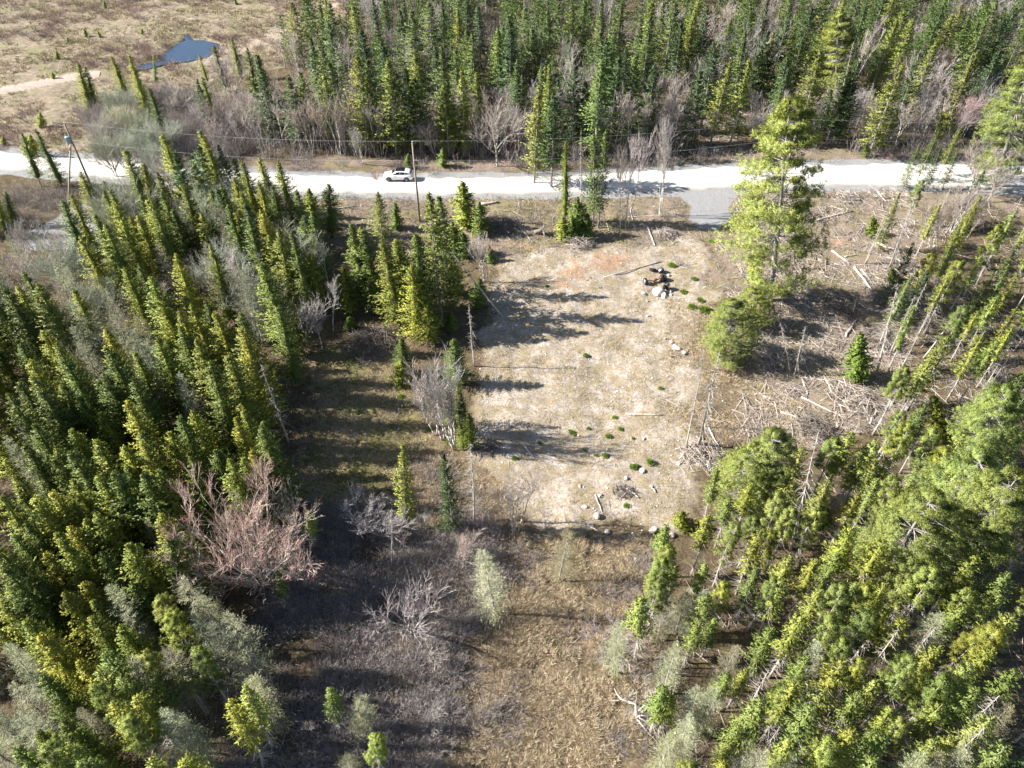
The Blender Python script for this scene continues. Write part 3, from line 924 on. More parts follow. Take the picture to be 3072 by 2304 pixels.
# ------------------------------------------------------------------ trees of the photograph, read off by the pixel of their tip (and foot)
KIND = dict(G='lichen_tree', f='ragged_spruce_tree', S='spruce_tree', F='ragged_spruce_tree', Y='young_spruce_tree', P='pine_tree', W='white_pine_tree', L='larch_tree', B='bare_maple_tree', R='red_maple_tree', b='bare_birch_tree', D='dead_spruce_tree')
LISTED = """
I S 10.5 left|130,70 60,130 300,20 340,140 500,100 430,200 620,200 850,10 1090,50 1030,100 830,300 560,440 250,410 190,600 600,640 790,520 1030,580 1160,470 1200,570 1390,470 1480,360 1590,690 1770,620 1970,350 2140,410 2020,690 780,830 960,800 1060,740 1150,810 1290,820 1430,900 140,850 20,1010 190,980 270,1010 430,970 560,1080 330,1110 800,1150 700,1210 210,1210 140,1340 580,1270 480,1330 830,1470 1040,1390 1340,1400 390,1480 80,1600 0,1400 1300,1170 580,900 800,1070 1880,700
E S 11.5 left|1030,650 1240,740 1350,940 1260,120 1150,230 1600,960 1290,1240 1700,1480 1890,1370 450,1290 240,1400 540,1390 850,1540 1120,1380 780,230 290,800 210,700 30,790 960,130 900,20 1350,30 1420,190 1900,150 2010,40 130,820 1700,950 340,1180 1540,930 2160,220 1480,1150 1650,1260 1500,1000 1800,1000 1950,1050 2000,1150 1450,560 1150,640 900,1300
M S 9|100,10 30,120 290,100 590,60 720,90 0,240 150,270 550,230 780,240 760,410 1100,110 520,1280 330,1340 200,420 330,560
M P 9 left|1310,260 1390,400 840,670 1190,690 800,830 1080,790 1430,800 1150,1090 840,990 1040,1260 100,1480 370,1480 600,1500 1640,700 1980,980 1870,1110 680,1600 1220,1590 1490,1600 1000,880 1280,900 950,1150
E L 10 left|400,370 700,650 760,1000 600,1130 1850,340 1700,480 1950,620 1050,1180 1100,1330 1000,1500 1800,100 2000,700 600,900 480,650 850,850 900,1050 1200,1250 650,1250
M L 9 left|1500,60 1650,200 1900,400 850,100 1000,300 1350,640 20,640 80,940 150,1200 1300,1180 1450,1200 2050,850 1050,730 1750,450 1600,380
I L 8 left|1500,1300 1420,1500 200,450 30,500 1240,1200 1250,1100 100,250
E b 8 left|100,250 250,200 100,450 50,600 1050,330 30,300 180,330
E R 6.5 left|1430,520
E B 7 left|1550,600 330,250 420,60
J S 10 left|60,400 20,600 -60,300
F S 12.5 left|80,630>380,1400 150,420>300,900 480,540>560,1020 750,660>840,1060 870,300>960,1000 1090,430>1250,1180 1350,390>1450,1200 960,360>1060,1040 1210,420>1330,1100 1320,640>1400,1260 640,-40>680,420
F F 12 left|1480,20>1590,1080 1540,60>1640,900 1060,60>1110,500 1240,450>1330,1020 1650,620>1700,1020
F Y 5 verge|490,0>530,330 1680,300>1700,560 1760,380>1780,580 1900,130>1920,400 1980,480>2000,620 1200,140>1220,360 820,1070>840,1180 1660,1030>1670,1180 1770,-60>1800,330 1900,760>1900,980 1700,650>1720,900 1250,1440>1270,1640 920,340>930,520
F S 8 strip|1460,990>1490,1300 1260,1260>1290,1560 1690,1260>1720,1640 1420,900>1470,1230
J f 11 strip|1720,10>1735,430 1640,120>1680,480 1780,150>1790,520
J f 11 strip|1240,590>1295,1290 1600,690>1695,1360
J S 5 strip|1800,330>1830,640 1750,420>1770,640
E S 12 left|-200,40>-120,420 -60,0>20,330 -260,-60>-200,300 -20,80>60,400 -300,100>-260,420 60,40>130,330
J P 6 brush|490,1120>530,1450
J Y 3 brush|250,1430>280,1600 250,1050>290,1250
J b 9 brush|90,30>215,390 310,870>418,1350 170,1000>392,1392 200,-10>212,150 -20,1100>20,1350
F B 9 left|410,760>480,1310
F b 9 left|520,950>600,1340 270,20>300,490 150,-40>220,380 620,700>690,1200 1920,360>1960,800 1880,420>1930,800
J b 9 strip|1470,-150>1700,620 1380,-100>1540,500 1560,-120>1660,560 1430,-120>1600,540 1520,-60>1690,600
F D 9 strip|1820,980>1860,1500 1135,40>1170,340
J D 8 strip|1180,1130>1180,1590 1830,560>1860,1235
J R 6 brush|1780,1290>1790,1590
J b 6 clearing|2180,840>2192,1330 1450,1080>1460,1320 1260,1320>1265,1480
K b 6 clearing|110,850>130,1330 330,830>150,1330
J L 11 brush|1920,1430>2040,2010
K L 6 brush|560,1290>490,1720
N L 5 brush|900,1050>950,1350 800,1560>830,1760
N P 6 brush|660,990>740,1350 1060,1380>1080,1700 250,30>300,330
N b 5 brush|60,850>160,1150 0,1150>100,1330 480,1210>490,1360
N B 4 brush|1290,60>1350,600 1500,1180>1500,1300 1530,560>1530,760
J B 4.5 brush|960,1010>930,1340 1100,1040>1120,1400
O P 7 rightw|1170,270>1110,780 1290,0 1460,-50 1640,470 1800,400 1890,110 2040,840 1360,1000 1420,1060 1880,870 1950,1300 1900,1420 1580,1620 1900,1600 1740,200 1330,150
O L 7 rightw|1700,200 1560,180 1480,640 1950,630 1020,450 1790,1000 1650,1000 1500,1450 1600,1250 1420,1400 1400,250 2100,1400
O B 4 rightw|1300,350>1400,500 900,450>915,710 1300,700>1320,850 1180,960>1200,1120
Q P 9 rightw|110,80 220,110 520,150 730,130 860,110 1060,150 960,180 380,370 640,410 720,600 430,740 250,950 330,930 700,770 890,770 1200,420 950,370 1100,300 1770,180 1700,280 2000,470 1990,650 1820,580 1750,780 2150,380 1010,920 900,1000 1570,1120 470,1150 330,1400 640,1410 800,1340 1000,1380 1200,1270 1140,1130 1430,860 1580,900 1640,1410 2080,1520 1500,1420 940,1590 1960,1210 1450,0 1350,60 2050,220 2120,20 2180,860 640,1450 30,1100 1300,780 120,500 1480,650 600,1000 1850,1000
Q D 9 rightw|110,840 520,1020 530,600 1480,450 1400,200 1200,520 200,1300 2010,1000 820,200>650,600 790,320>690,600 1550,850>1310,1200 720,1160>580,1390 700,1100>560,1370 1090,510>990,660 1880,1330 330,560>170,840 960,560>880,690
Q L 8 rightw|100,1530 270,1530 1380,1500 1540,1530 1740,1480 2140,1150 560,640 1560,350
L P 9 rightw|650,560 820,490 980,540 1200,330 1250,430 1100,700 1000,730 1750,500 1500,480 1600,650 1350,800 1150,880 800,1290 1030,1400 1450,1450 1800,1500 1960,1290 300,1100 200,1000 600,900 500,1150 830,1000 700,1480 1300,1550 500,1550 120,1300 250,1500 1150,1230 1000,900 1250,1000 900,620 150,640 380,650
L W 13 rightw|100,480>150,1150 2080,110 1900,650 1480,1000 2150,850
L S 8 rightw|1400,120>1560,560 670,1120>680,1290 560,1120>560,1290
L D 11 rightw|530,430>270,1470 850,380>750,620 1300,190>1220,330 1230,60>1100,280 1140,110>1060,300
K P 8 rightw|1830,770 2100,900 1740,1180 1390,1240 1440,1450 1350,1530 2130,1200 1930,1000 2170,1300 1700,1550 2150,1570 1950,1250
K W 10 rightw|2120,600
K Y 2.5 clearing|1500,1140>1510,1280
H b 10 rightw|1530,50>1440,520 1450,200>1400,520 1760,40>1600,380 1830,0>1640,400 1900,60>1650,390 2000,0>1700,400 1640,20>1560,330
H F 9 rightw|1190,50 1480,560 1640,480 1420,700 1580,720 1270,730 1850,80 1830,580 2010,340 2070,250 1780,200 1350,970 1600,1230 1480,1330 1900,1200 2100,650 2150,720 2150,170 1700,300 1990,1240 1240,1490 1300,450 2000,900 1750,1000 2150,1000 2130,1150 1400,1440 1950,700 1680,620 2180,450
H Y 4 slash|1120,670>1130,790 860,1190>820,1590 960,240>960,400 1850,1330>1850,1480
H D 12 rightw|1330,100>1100,680 1290,190>1090,680 1230,540>1060,930 1160,780>990,1550 1420,780>1130,1370 1310,900>1100,1380 1480,960>1210,1480 1720,960>1380,1420 1080,230>900,640 1050,250>890,650 2200,1230>1930,1640 2120,1270>1900,1640 2200,1350>2000,1640 1960,500>1800,840 1480,1180>1360,1330 1700,690>1640,760
H D 8 slash|150,1070>280,1540 840,840>790,1060 400,1130>310,1560 440,1220>350,1420 560,1250>480,1440
C S 9 verge|550,1150>540,1830
C D 9 verge|690,1030>670,1900
C F 9 verge|850,1060>815,1880 790,1090>775,1860
C b 10 verge|1000,890>1000,1890 1140,800>1040,1880 1240,1020>1060,1870
C b 9 verge|1390,960>1315,1790 1400,1000>1335,1800
G Y 3 verge|520,240>530,430 640,80>650,400 720,210>730,420 600,230>600,440
C F 14 top|210,50 90,100 270,220 420,70 600,30 690,0 860,10 1000,20 930,230 900,320 350,540 310,850 470,880 680,750 740,730 1050,400 1250,130 1180,160 1250,0 1370,10 1440,20 1620,80 1740,50 1600,30 1530,180 1680,600 980,450 2060,260 430,640 20,200 830,480 590,330 1130,450 900,700 2150,600 2190,350 1600,170 1800,350 1880,500 1310,560
C B 12 top|650,300>590,1060 1480,400>1420,950 2000,20>2000,700 1090,0>1080,440
B B 11 top|1980,560>2050,1380 1530,250>1520,700 1950,180>1960,560
C b 10 top|1250,790 1350,870 1520,800 880,880 280,20 390,200 2180,100 1540,850>1500,1200 1580,870>1500,1190 200,1130>210,1370 240,1120>230,1370 150,300 1450,650 2100,700>2080,1120 2150,750>2090,1110 1040,820 1100,900 1180,880
B F 14 top|50,440 310,620 510,320 570,330 660,500 620,600 880,470 940,480 1110,330 1020,0 1110,0 1230,60 1340,80 1480,20 1580,10 1720,80 1790,0 1790,240 1850,270 2070,220 2050,270 1690,400 1640,660>1650,1180 1370,440 1520,380 1590,380 850,20 640,0 920,230 640,170 350,20 430,600 1150,480 1350,700 1580,880 2180,130 2150,250 1900,30 1250,650 1050,680 1720,760
B b 10 top|1180,840>1210,1180 1060,150 1150,220 1300,300 720,200 700,350 480,700 570,500 130,640>310,960 120,600 1350,980>1540,1310 1420,920>1540,1310 1480,960>1545,1300 780,900 830,950>940,1350 1680,300 860,1000>920,1360 950,900 1000,950 700,1000>790,1290 600,1000>700,1280 300,800 380,850 550,950 640,880
B D 12 top|200,100 290,120>400,560 350,160>430,560 400,240>450,560 1690,1120>1690,1290
B Y 4 top|1600,1240>1600,1390 1310,1270>1310,1390
D F 14 top|230,100 300,220 130,260 100,240 380,320 560,430 450,60 640,130 700,20 1230,70 1130,160 900,30 1300,150 1620,130 1780,120 1540,30 1900,160 2000,20 2150,60 1700,40 1090,260 1850,430 2010,400 830,620 900,550 960,700 1400,700 1500,650 1800,500
D W 17 top|690,90>640,900
D F 8 rightw|1520,900>1480,1300 1680,1050 1500,1070 1690,1210 1540,1220 1360,1180 2100,1000 2060,1100 1880,1400
D Y 4 top|1000,1060>990,1250 900,1200>900,1300
D D 13 top|790,320>640,1000 60,810>40,1060 700,680>620,980
D B 12 top|1530,230>1340,1050 100,0>20,420
D R 12 top|1280,380>1100,920 1880,660>1560,1200 1640,300>1420,740
D b 11 top|1330,730>1130,1240 1930,200 1060,40 1600,750 1440,950>1370,1160
D B 8 rightw|1950,1050>1750,1620 2180,1200>1900,1680
A S 10 marsh|650,500>760,930 710,540>800,920
A S 9 top|930,460 1070,450 1110,590 1200,760 1780,370 1920,320 2030,390 2140,450 1680,620
A P 8 top|1640,440>1760,800
A S 11 left|1360,1100 160,1100>340,1540 280,1050>530,1570
A P 7 left|1710,1210
A Y 4 left|860,1500 1180,1400 250,1100>260,1300
A Y 2.5 marsh|330,930>345,1060 20,1120>30,1200 860,0>870,60 700,250>720,310 820,280>830,310 560,320>570,360 1180,240>1180,290 470,430>480,500 1950,0>1960,30 430,590>440,650
A P 8 top|1300,440>1300,800
A G 8 marsh|930,800 820,870 1050,830 1150,810 1000,1000 1200,1000 900,600 1190,1110 1100,930 880,1000 1250,900 780,1000
E G 9 left|400,370 700,650 1850,340 1950,620 600,1130 1750,480 1000,1500 2050,720 560,800
A B 8 marsh|1400,640>1500,1000 1600,700>1660,1060 1250,1150>1370,1560
A R 7 marsh|1850,800 1800,900 1230,640
""".strip().split("\n")
for ln in LISTED:
    head, rest = ln.split("|")
    hd = head.split()
    reg, kc, h0 = hd[0], hd[1], float(hd[2])
    zone = hd[3] if len(hd) > 3 else 'left'
    for it_i, it in enumerate(rest.split()):
        kc = hd[1]
        if reg == 'H' and kc == 'F' and it_i % 3: kc = 'P'
        if '>' in it:
            a, b = it.split('>')
            ax, ay = zpx(reg, *map(float, a.split(',')))
            bx, by = P(*zpx(reg, *map(float, b.split(','))))
            h, tx_ = top_over(ax, ay, by)
            lean = (tx_ - bx, 0)
            lean = (lean[0] * (0.85 if kc in 'SFP' else 1), 0)
        else:
            ax, ay = zpx(reg, *map(float, it.split(',')))
            h = h0 * random.uniform(0.86, 1.16)
            bx, by = P(ax, ay, h)
            lean = (0, 0)
            gap = road_gap(np.array([bx]), np.array([by]))[0]
            if zone == 'top' and gap < 7.5:          # the far verge stays clear of big trees
                by += 7.5 - gap
        wd = {'f': 0.55, 'L': 1.25 if zone in ('marsh', 'brush') else 1.0, 'B': 1.15}.get(kc, 1.0)
        if reg == 'F' and kc in 'SF': wd = 1.25 if kc == 'S' else 0.85
        if kc == 'F' and reg in 'HD' and zone == 'rightw': wd = 0.6
        if reg == 'C' and zone == 'verge': wd = 0.62
        add_tree(KIND[kc], bx, by, max(h, 1.2), zone, lean, wd, None, random.randrange(3) if (kc == 'f' or (reg == 'C' and zone == 'verge' and kc == 'F')) else None)
        if reg == 'H' and kc == 'b':
            for _ in range(2):
                add_tree(KIND[kc], bx + random.uniform(-1.8, 1.8), by + random.uniform(-1.5, 1.5), max(h, 1.2) * random.uniform(0.8, 1.05), zone, lean, 1.2)
# single trees with a look of their own
def special(kind, apex, foot, zone, label, wide=1.0, variant=0, tone=0):
    bx, by = P(*foot)
    h, tx_ = top_over(*apex, by)
    return add_tree(kind, bx, by, h, zone, (tx_ - bx, 0), wide, tone, variant, label)
T_PINE = special('white_pine_tree', (2372, 305), (2306, 905), 'slash', "tallest pine of all, light green, broad, tiered boughs overlapping the gravel road", 1.18, 0)
T_RED = special('red_maple_tree', (680, 1440), (775, 1765), 'left', "broad leafless maple with a red-tipped pale crown at the edge of the left wood", 1.02, 5)
special('white_pine_tree', (2200, 905), (2190, 1085), 'slash', "low bushy light green pine just behind the leaning bleached snag", 1.25, 1)
special('white_pine_tree', (2260, 860), (2270, 985), 'slash', "low spreading pine at the foot of the tallest pine", 1.5, 2)
special('white_pine_tree', (3110, 170), (2985, 560), 'top', "light green pine with flat tiers at the right edge beyond the road", 1.1, 1)
T_SNAG = special('dead_spruce_tree', (2165, 1035), (2097, 1338), 'clearing', "thick bleached snag rising from a heap of poles in the clearing", 1.2, 1)
special('dead_spruce_tree', (2108, 1030), (2059, 1340), 'clearing', "thin bare snag, the left one of the pair over the pole heap", 0.7, 2)
special('dead_spruce_tree', (2135, 1140), (2117, 1283), 'clearing', "short broken snag hard behind the thick bleached snag", 0.8, 0)

TOPGAP = polyZ('C', [(1500, 900), (2090, 890), (2080, 1150), (2020, 1400), (1480, 1400), (1480, 1100)])
# fill the woods between the listed trees
placed = [(t['x'], t['y']) for t in TREES]
CELL = {}
def near(x, y, d):
    cx, cy = int(x // 4), int(y // 4)
    for i in range(cx - 2, cx + 3):
        for j in range(cy - 2, cy + 3):
            for (a, b) in CELL.get((i, j), ()):
                if (a - x) ** 2 + (b - y) ** 2 < d * d:
                    return True
    return False
def put(x, y):
    CELL.setdefault((int(x // 4), int(y // 4)), []).append((x, y))
for p in placed: put(*p)
def fill(poly, n, dmin, mix, zone, hrange, cond=None, tries=40000):
    lo, hi = poly.min(0), poly.max(0)
    kinds, ws = zip(*mix)
    c = 0
    for _ in range(tries):
        if c >= n: break
        x, y = random.uniform(lo[0], hi[0]), random.uniform(lo[1], hi[1])
        if cond and not cond(x, y): continue
        if not inside(poly, np.array([x]), np.array([y]))[0] or near(x, y, dmin): continue
        if road_gap(np.array([x]), np.array([y]))[0] < (7.0 if y > 100 else 2.0) or inside(PAD, np.array([x]), np.array([y]))[0] or inside(DRIVE, np.array([x]), np.array([y]))[0] or track_gap(np.array([x]), np.array([y]))[0] < 0.5 or inside(POND, np.array([x]), np.array([y]))[0] or inside(TOPGAP, np.array([x]), np.array([y]))[0]: continue
        k = KIND[random.choices(kinds, ws)[0]]
        h = random.uniform(*hrange) * (0.75 if k in ('bare_birch_tree', 'larch_tree') else 1)
        if k == 'young_spruce_tree': h *= 0.35
        add_tree(k, x, y, h, zone)
        put(x, y)
        c += 1
    return c
def onview(x, y, m=0.06):
    z = y * cP + CAM_H * sP
    u = x / z * FPX / 3072
    v = (y * sP - CAM_H * cP) / z * FPX / 3072
    return abs(u) < 0.5 + m and -0.55 < v < 0.46
CORNER = polyU([(-80, 1280), (300, 1330), (470, 1420), (470, 1720), (-80, 1760)])
fill(CORNER, 26, 2.0, [('S', 4), ('L', 5), ('P', 2), ('G', 1)], 'left', (7, 10))
MIDLEFT = polyU([(230, 500), (330, 470), (480, 440), (600, 470), (660, 530), (720, 640), (690, 700), (470, 600), (300, 600)])
fill(MIDLEFT, 80, 1.8, [('S', 6), ('L', 2), ('G', 2), ('b', 2), ('f', 2)], 'left', (8, 12.5))
n1 = fill(LEFTWOOD, 75, 2.2, [('S', 7), ('L', 3), ('b', 1), ('D', 1), ('G', 1)], 'left', (8, 12.5), lambda x, y: onview(x, y, 0.10))
n2 = fill(RIGHTWOOD, 46, 2.3, [('P', 4), ('D', 4), ('L', 1), ('F', 1)], 'rightw', (6.5, 10), lambda x, y: onview(x, y))
n3 = fill(TOPWOOD, 150, 3.0, [('F', 3.6), ('b', 6), ('D', 0.8), ('B', 1.6)], 'top', (10, 15), lambda x, y: onview(x, y, 0.03) and y > 120)
n5 = fill(TOPWOOD, 34, 4.0, [('B', 1)], 'top', (11, 14), lambda x, y: onview(x, y, 0.0) and y > 116)
n4 = fill(TOPWOOD, 140, 1.9, [('b', 8), ('F', 1.2), ('B', .5), ('D', .5)], 'top', (8, 12), lambda x, y: onview(x, y, 0.03) and y <= 128)
print("TREES", len(TREES), n1, n2, n3, n4)
#MORE#
# ------------------------------------------------------------------ grasses, brush, litter: what nobody could count
def scatter(poly, n, cond=None, clump=None, seed=1, thr=0.5):
    g = r_(seed)
    lo, hi = poly.min(0), poly.max(0)
    out = np.zeros((0, 2))
    for _ in range(14):
        q = g.uniform(lo, hi, (n * 3, 2))
        k = inside(poly, q[:, 0], q[:, 1])
        k &= (road_gap(q[:, 0], q[:, 1]) > 0.6) & (track_gap(q[:, 0], q[:, 1]) > 0.3)
        for pl in (PAD, DRIVE, POND):
            k &= ~inside(pl, q[:, 0], q[:, 1])
        if clump:
            k &= fbm(q[:, 0], q[:, 1], clump, seed + 5, 3) + g.normal(0, 0.05, len(q)) > thr * 0.94
        if cond is not None:
            k &= cond(q[:, 0], q[:, 1])
        out = np.concatenate([out, q[k]])
        if len(out) >= n: break
    out = out[:n]
    return np.concatenate([out, hgt(out[:, 0], out[:, 1])[:, None]], 1)
def inframe(x, y, m=0.05):
    z = y * cP + CAM_H * sP
    u, v = x / z * FPX / 3072, (y * sP - CAM_H * cP) / z * FPX / 3072
    return (np.abs(u) < 0.5 + m) & (np.abs(v) < 0.375 + m)
def grass(mb, pts, nb, h, w, spread, rng, lean=0.7):
    n = len(pts)
    size = np.repeat(rng.uniform(0.55, 1.3, n), nb)
    az = rng.uniform(0, 6.283, n * nb)
    rad = np.abs(rng.normal(0, spread, n * nb)) * size
    p = np.repeat(pts, nb, 0) + np.stack([np.cos(az) * rad, np.sin(az) * rad, np.full(n * nb, -0.03)], -1)
    a2 = az + rng.normal(0, 0.7, n * nb)
    ln = np.abs(rng.normal(lean, 0.35, n * nb))
    d = unit(np.stack([np.cos(a2) * ln, np.sin(a2) * ln, np.ones(n * nb)], -1))
    mb.polys(sprays(p, d, h * size * rng.uniform(0.6, 1.3, n * nb), w, rng, 0.8))
def thicket(mb, pts, h, stems, twigs, rng, lean=0.45, w=0.016, spread=0.35, wild=0.25):
    n = len(pts)
    k = n * stems
    hh = np.repeat(np.broadcast_to(h, n) * rng.uniform(0.7, 1.2, n), stems) * rng.uniform(0.5, 1.1, k)
    az = rng.uniform(0, 6.283, k)
    rad = rng.uniform(0, spread, k)
    p = np.repeat(pts, stems, 0) + np.stack([np.cos(az) * rad, np.sin(az) * rad, np.full(k, -0.05)], -1)
    a2 = az + rng.normal(0, 0.6, k)
    ln = np.abs(rng.normal(lean, wild, k))
    d = unit(np.stack([np.cos(a2) * ln, np.sin(a2) * ln, np.ones(k)], -1))
    mb.segs(p, p + d * hh[:, None], w, w * 0.35)
    if twigs:
        i = np.repeat(np.arange(k), twigs)
        s = rng.uniform(0.25, 1.0, len(i))
        b = p[i] + d[i] * (hh[i] * s)[:, None]
        td = unit(d[i] + rng.normal(0, 0.55, (len(i), 3)))
        mb.polys(sprays(b, td, hh[i] * rng.uniform(0.15, 0.42, len(i)), w * 0.55, rng))
def stuff(name, mb, m, smooth=False):
    return tag(link(name, mb.data(name, [m], smooth)), kind="stuff")

g = r_(501)
mb = MB()
grass(mb, scatter(STRAW, 5600, None, 2.0, 21, 0.47), 46, 0.50, 0.0105, 0.15, g, 0.9)
grass(mb, scatter(STRAW2, 1500, None, 2.5, 22, 0.47), 22, 0.34, 0.011, 0.14, g, 1.0)
grass(mb, scatter(MEADOW, 2600, None, 2.5, 23, 0.45), 22, 0.28, 0.011, 0.14, g, 1.0)
grass(mb, scatter(SOIL, 4200, None, 2.6, 24, 0.49), 15, 0.20, 0.010, 0.13, g, 1.0)
stuff("dry_grass", mb, M['straw'])
mb = MB()
grass(mb, scatter(BRUSHFLOOR, 1300, None, 2.4, 25, 0.52), 14, 0.34, 0.016, 0.16, g, 1.0)
grass(mb, scatter(SLASH, 900, None, 2.4, 26, 0.50), 12, 0.30, 0.016, 0.15, g, 1.0)
grass(mb, scatter(NEARVERGE, 1900, None, 2.4, 27, 0.46), 12, 0.26, 0.018, 0.15, g, 1.0)
grass(mb, scatter(MARSH, 9000, inframe, 5.0, 28, 0.46), 9, 0.62, 0.045, 0.30, g, 0.9)
stuff("pale_sedge_grass", mb, M['sedge'])
mb = MB()
grass(mb, scatter(MEADOW, 1500, None, 2.0, 29, 0.50), 16, 0.22, 0.018, 0.15, g, 0.8)
grass(mb, scatter(SOIL, 500, None, 2.2, 30, 0.53), 12, 0.16, 0.016, 0.12, g, 0.8)
grass(mb, scatter(NEARVERGE, 700, None, 2.2, 31, 0.52), 14, 0.22, 0.02, 0.15, g, 0.8)
grass(mb, scatter(MARSH, 1500, inframe, 7.0, 32, 0.54), 9, 0.4, 0.05, 0.3, g, 0.8)
grass(mb, scatter(STRAW, 500, None, 2.2, 33, 0.54), 14, 0.34, 0.018, 0.15, g, 0.8)
stuff("green_grass", mb, M['greengrass'])

FARVERGE = np.array([(-46, 108)] + [(x, float(np.interp(x, xs_r, yf_r)) + 0.8) for x in range(-44, 92, 4)] + [(92, 135), (40, 132), (-46, 132)])
LEFTVERGE = polyU([(-60, 392), (330, 430), (480, 440), (520, 540), (340, 560), (240, 560), (230, 480), (150, 440), (100, 490), (60, 600), (-60, 640)])
ROADTREES_LEFT = polyU([(170, 250), (330, 200), (480, 215), (560, 330), (480, 360), (330, 345), (230, 335)])
mb = MB()
thicket(mb, scatter(BRUSHFLOOR, 2100, None, 4, 41, 0.33), 1.4, 15, 5, g, 0.55, 0.013, 0.5)
thicket(mb, scatter(STRAW, 520, lambda x, y: y > 20, 4, 42, 0.47), 1.2, 15, 4, g, 0.55, 0.013, 0.5)
thicket(mb, scatter(SLASH, 170, None, 4, 43, 0.48), 0.9, 14, 3, g, 0.8, 0.015, 0.5)
thicket(mb, scatter(NEARVERGE, 240, None, 4, 44, 0.48), 0.9, 12, 3, g, 0.7, 0.016, 0.5)
thicket(mb, scatter(FARVERGE, 900, inframe, 4, 45, 0.42), 2.0, 11, 3, g, 0.4, 0.02, 0.6)
thicket(mb, scatter(LEFTVERGE, 420, inframe, 4, 46, 0.42), 2.0, 12, 4, g, 0.5, 0.017, 0.6)
thicket(mb, scatter(LEFTWOOD, 420, inframe, 4, 47, 0.42), 1.6, 10, 3, g, 0.5, 0.016, 0.6)
thicket(mb, scatter(RIGHTWOOD, 260, inframe, 4, 48, 0.46), 1.1, 10, 3, g, 0.7, 0.014, 0.6)
thicket(mb, scatter(ROADTREES_LEFT, 620, inframe, 4, 49, 0.36), 3.2, 14, 5, g, 0.45, 0.02, 0.8)
thicket(mb, scatter(MEADOW, 60, None, 4, 50, 0.52), 1.0, 12, 3, g, 0.6, 0.013, 0.5)
stuff("undergrowth", mb, M['brush'])
mb = MB()
thicket(mb, scatter(TOPWOOD, 2800, lambda x, y: inframe(x, y) & ~inside(TOPGAP, x, y), 7, 51, 0.40), 4.0, 7, 5, g, 0.26, 0.034, 1.0, 0.18)
M['sapling'] = twig_mat("sapling_stems", (0.20, 0.175, 0.16), (0.50, 0.455, 0.43))
stuff("sapling_undergrowth", mb, M['sapling'])
mb = MB()
thicket(mb, scatter(MARSH, 1100, inframe, 12, 52, 0.47), 1.4, 26, 3, g, 0.8, 0.032, 1.1)
thicket(mb, scatter(FARVERGE, 120, inframe, 6, 53, 0.5), 1.6, 14, 3, g, 0.5, 0.022, 0.6)
stuff("reddish_undergrowth", mb, M['brush_red'])

# twigs and small stones lying about
def lay_sticks(mb, pts, l0, l1, r0, g, tilt=0.12, sides=3):
    n = len(pts)
    az = g.uniform(0, 6.283, n)
    L = g.uniform(0, 1, n) ** 2 * (l1 - l0) + l0
    d = np.stack([np.cos(az), np.sin(az), g.normal(0.03, tilt, n)], -1)
    p = pts + np.array([0, 0, 0.04]) + np.stack([np.zeros(n), np.zeros(n), g.uniform(0, 0.15, n)], -1)
    mb.segs(p - d * L[:, None] / 2, p + d * L[:, None] / 2, r0 * g.uniform(0.5, 1.3, n), r0 * 0.4, sides)
mb = MB()
TOPSLASH = polyZ('C', [(1520, 900), (2080, 900), (2060, 1150), (2000, 1350), (1540, 1370), (1540, 1100)])
for poly, n, a, b, r in ((SLASH, 5200, 0.5, 3.6, 0.036), (SOIL, 800, 0.2, 1.6, 0.02), (NEARVERGE, 1500, 0.4, 2.6, 0.03), (RIGHTWOOD, 2200, 0.5, 4.0, 0.035), (TOPSLASH, 500, 0.6, 4, 0.05),
                         (STRAW2, 420, 0.4, 2.4, 0.022), (BRUSHFLOOR, 700, 0.4, 2.5, 0.02), (LEFTWOOD, 900, 0.5, 3, 0.03), (STRAW, 260, 0.4, 2.5, 0.02)):
    lay_sticks(mb, scatter(poly, n, inframe, 4.0, 61 + n, 0.40), a, b, r, g)
stuff("twig_litter", mb, M['litter'])
M['stone'] = mat("granite", (0.5, 0.48, 0.46), 0.85)
t = NT(M['stone'])
oi = t.n("ShaderNodeObjectInfo")
c = t.ramp(t.noise(3.5, 6, 0.7), [(0.3, (0.34, 0.31, 0.29)), (0.7, (0.68, 0.65, 0.62))])
c = t.mix(t.ramp(oi.outputs["Random"], [(0, (0.0, 0.0, 0.0)), (1, (0.45, 0.45, 0.45))]), c, (0.36, 0.29, 0.24))
t.l(c, t.b.inputs["Base Color"])
t.bump(t.noise(9, 5, 0.7), 0.5, 0.05)
OCT = np.array([(1, 0, 0), (0, 1, 0), (-1, 0, 0), (0, -1, 0), (0, 0, 0.7), (0, 0, -0.7)], float)
OCF = [(0, 1, 4), (1, 2, 4), (2, 3, 4), (3, 0, 4), (1, 0, 5), (2, 1, 5), (3, 2, 5), (0, 3, 5)]
mb = MB()
for q in np.concatenate([scatter(SOIL, 1500, None, 3.0, 71, 0.42), scatter(NEARVERGE, 300, None, 3, 72, 0.45), scatter(STRAW2, 160, None, 3, 73, 0.45)]):
    k = 0.035 + 0.13 * g.random() ** 4
    mb.mesh(OCT * k * g.uniform(0.6, 1.3, (6, 3)) + q, OCF)
stuff("pebbles", mb, M['stone'])

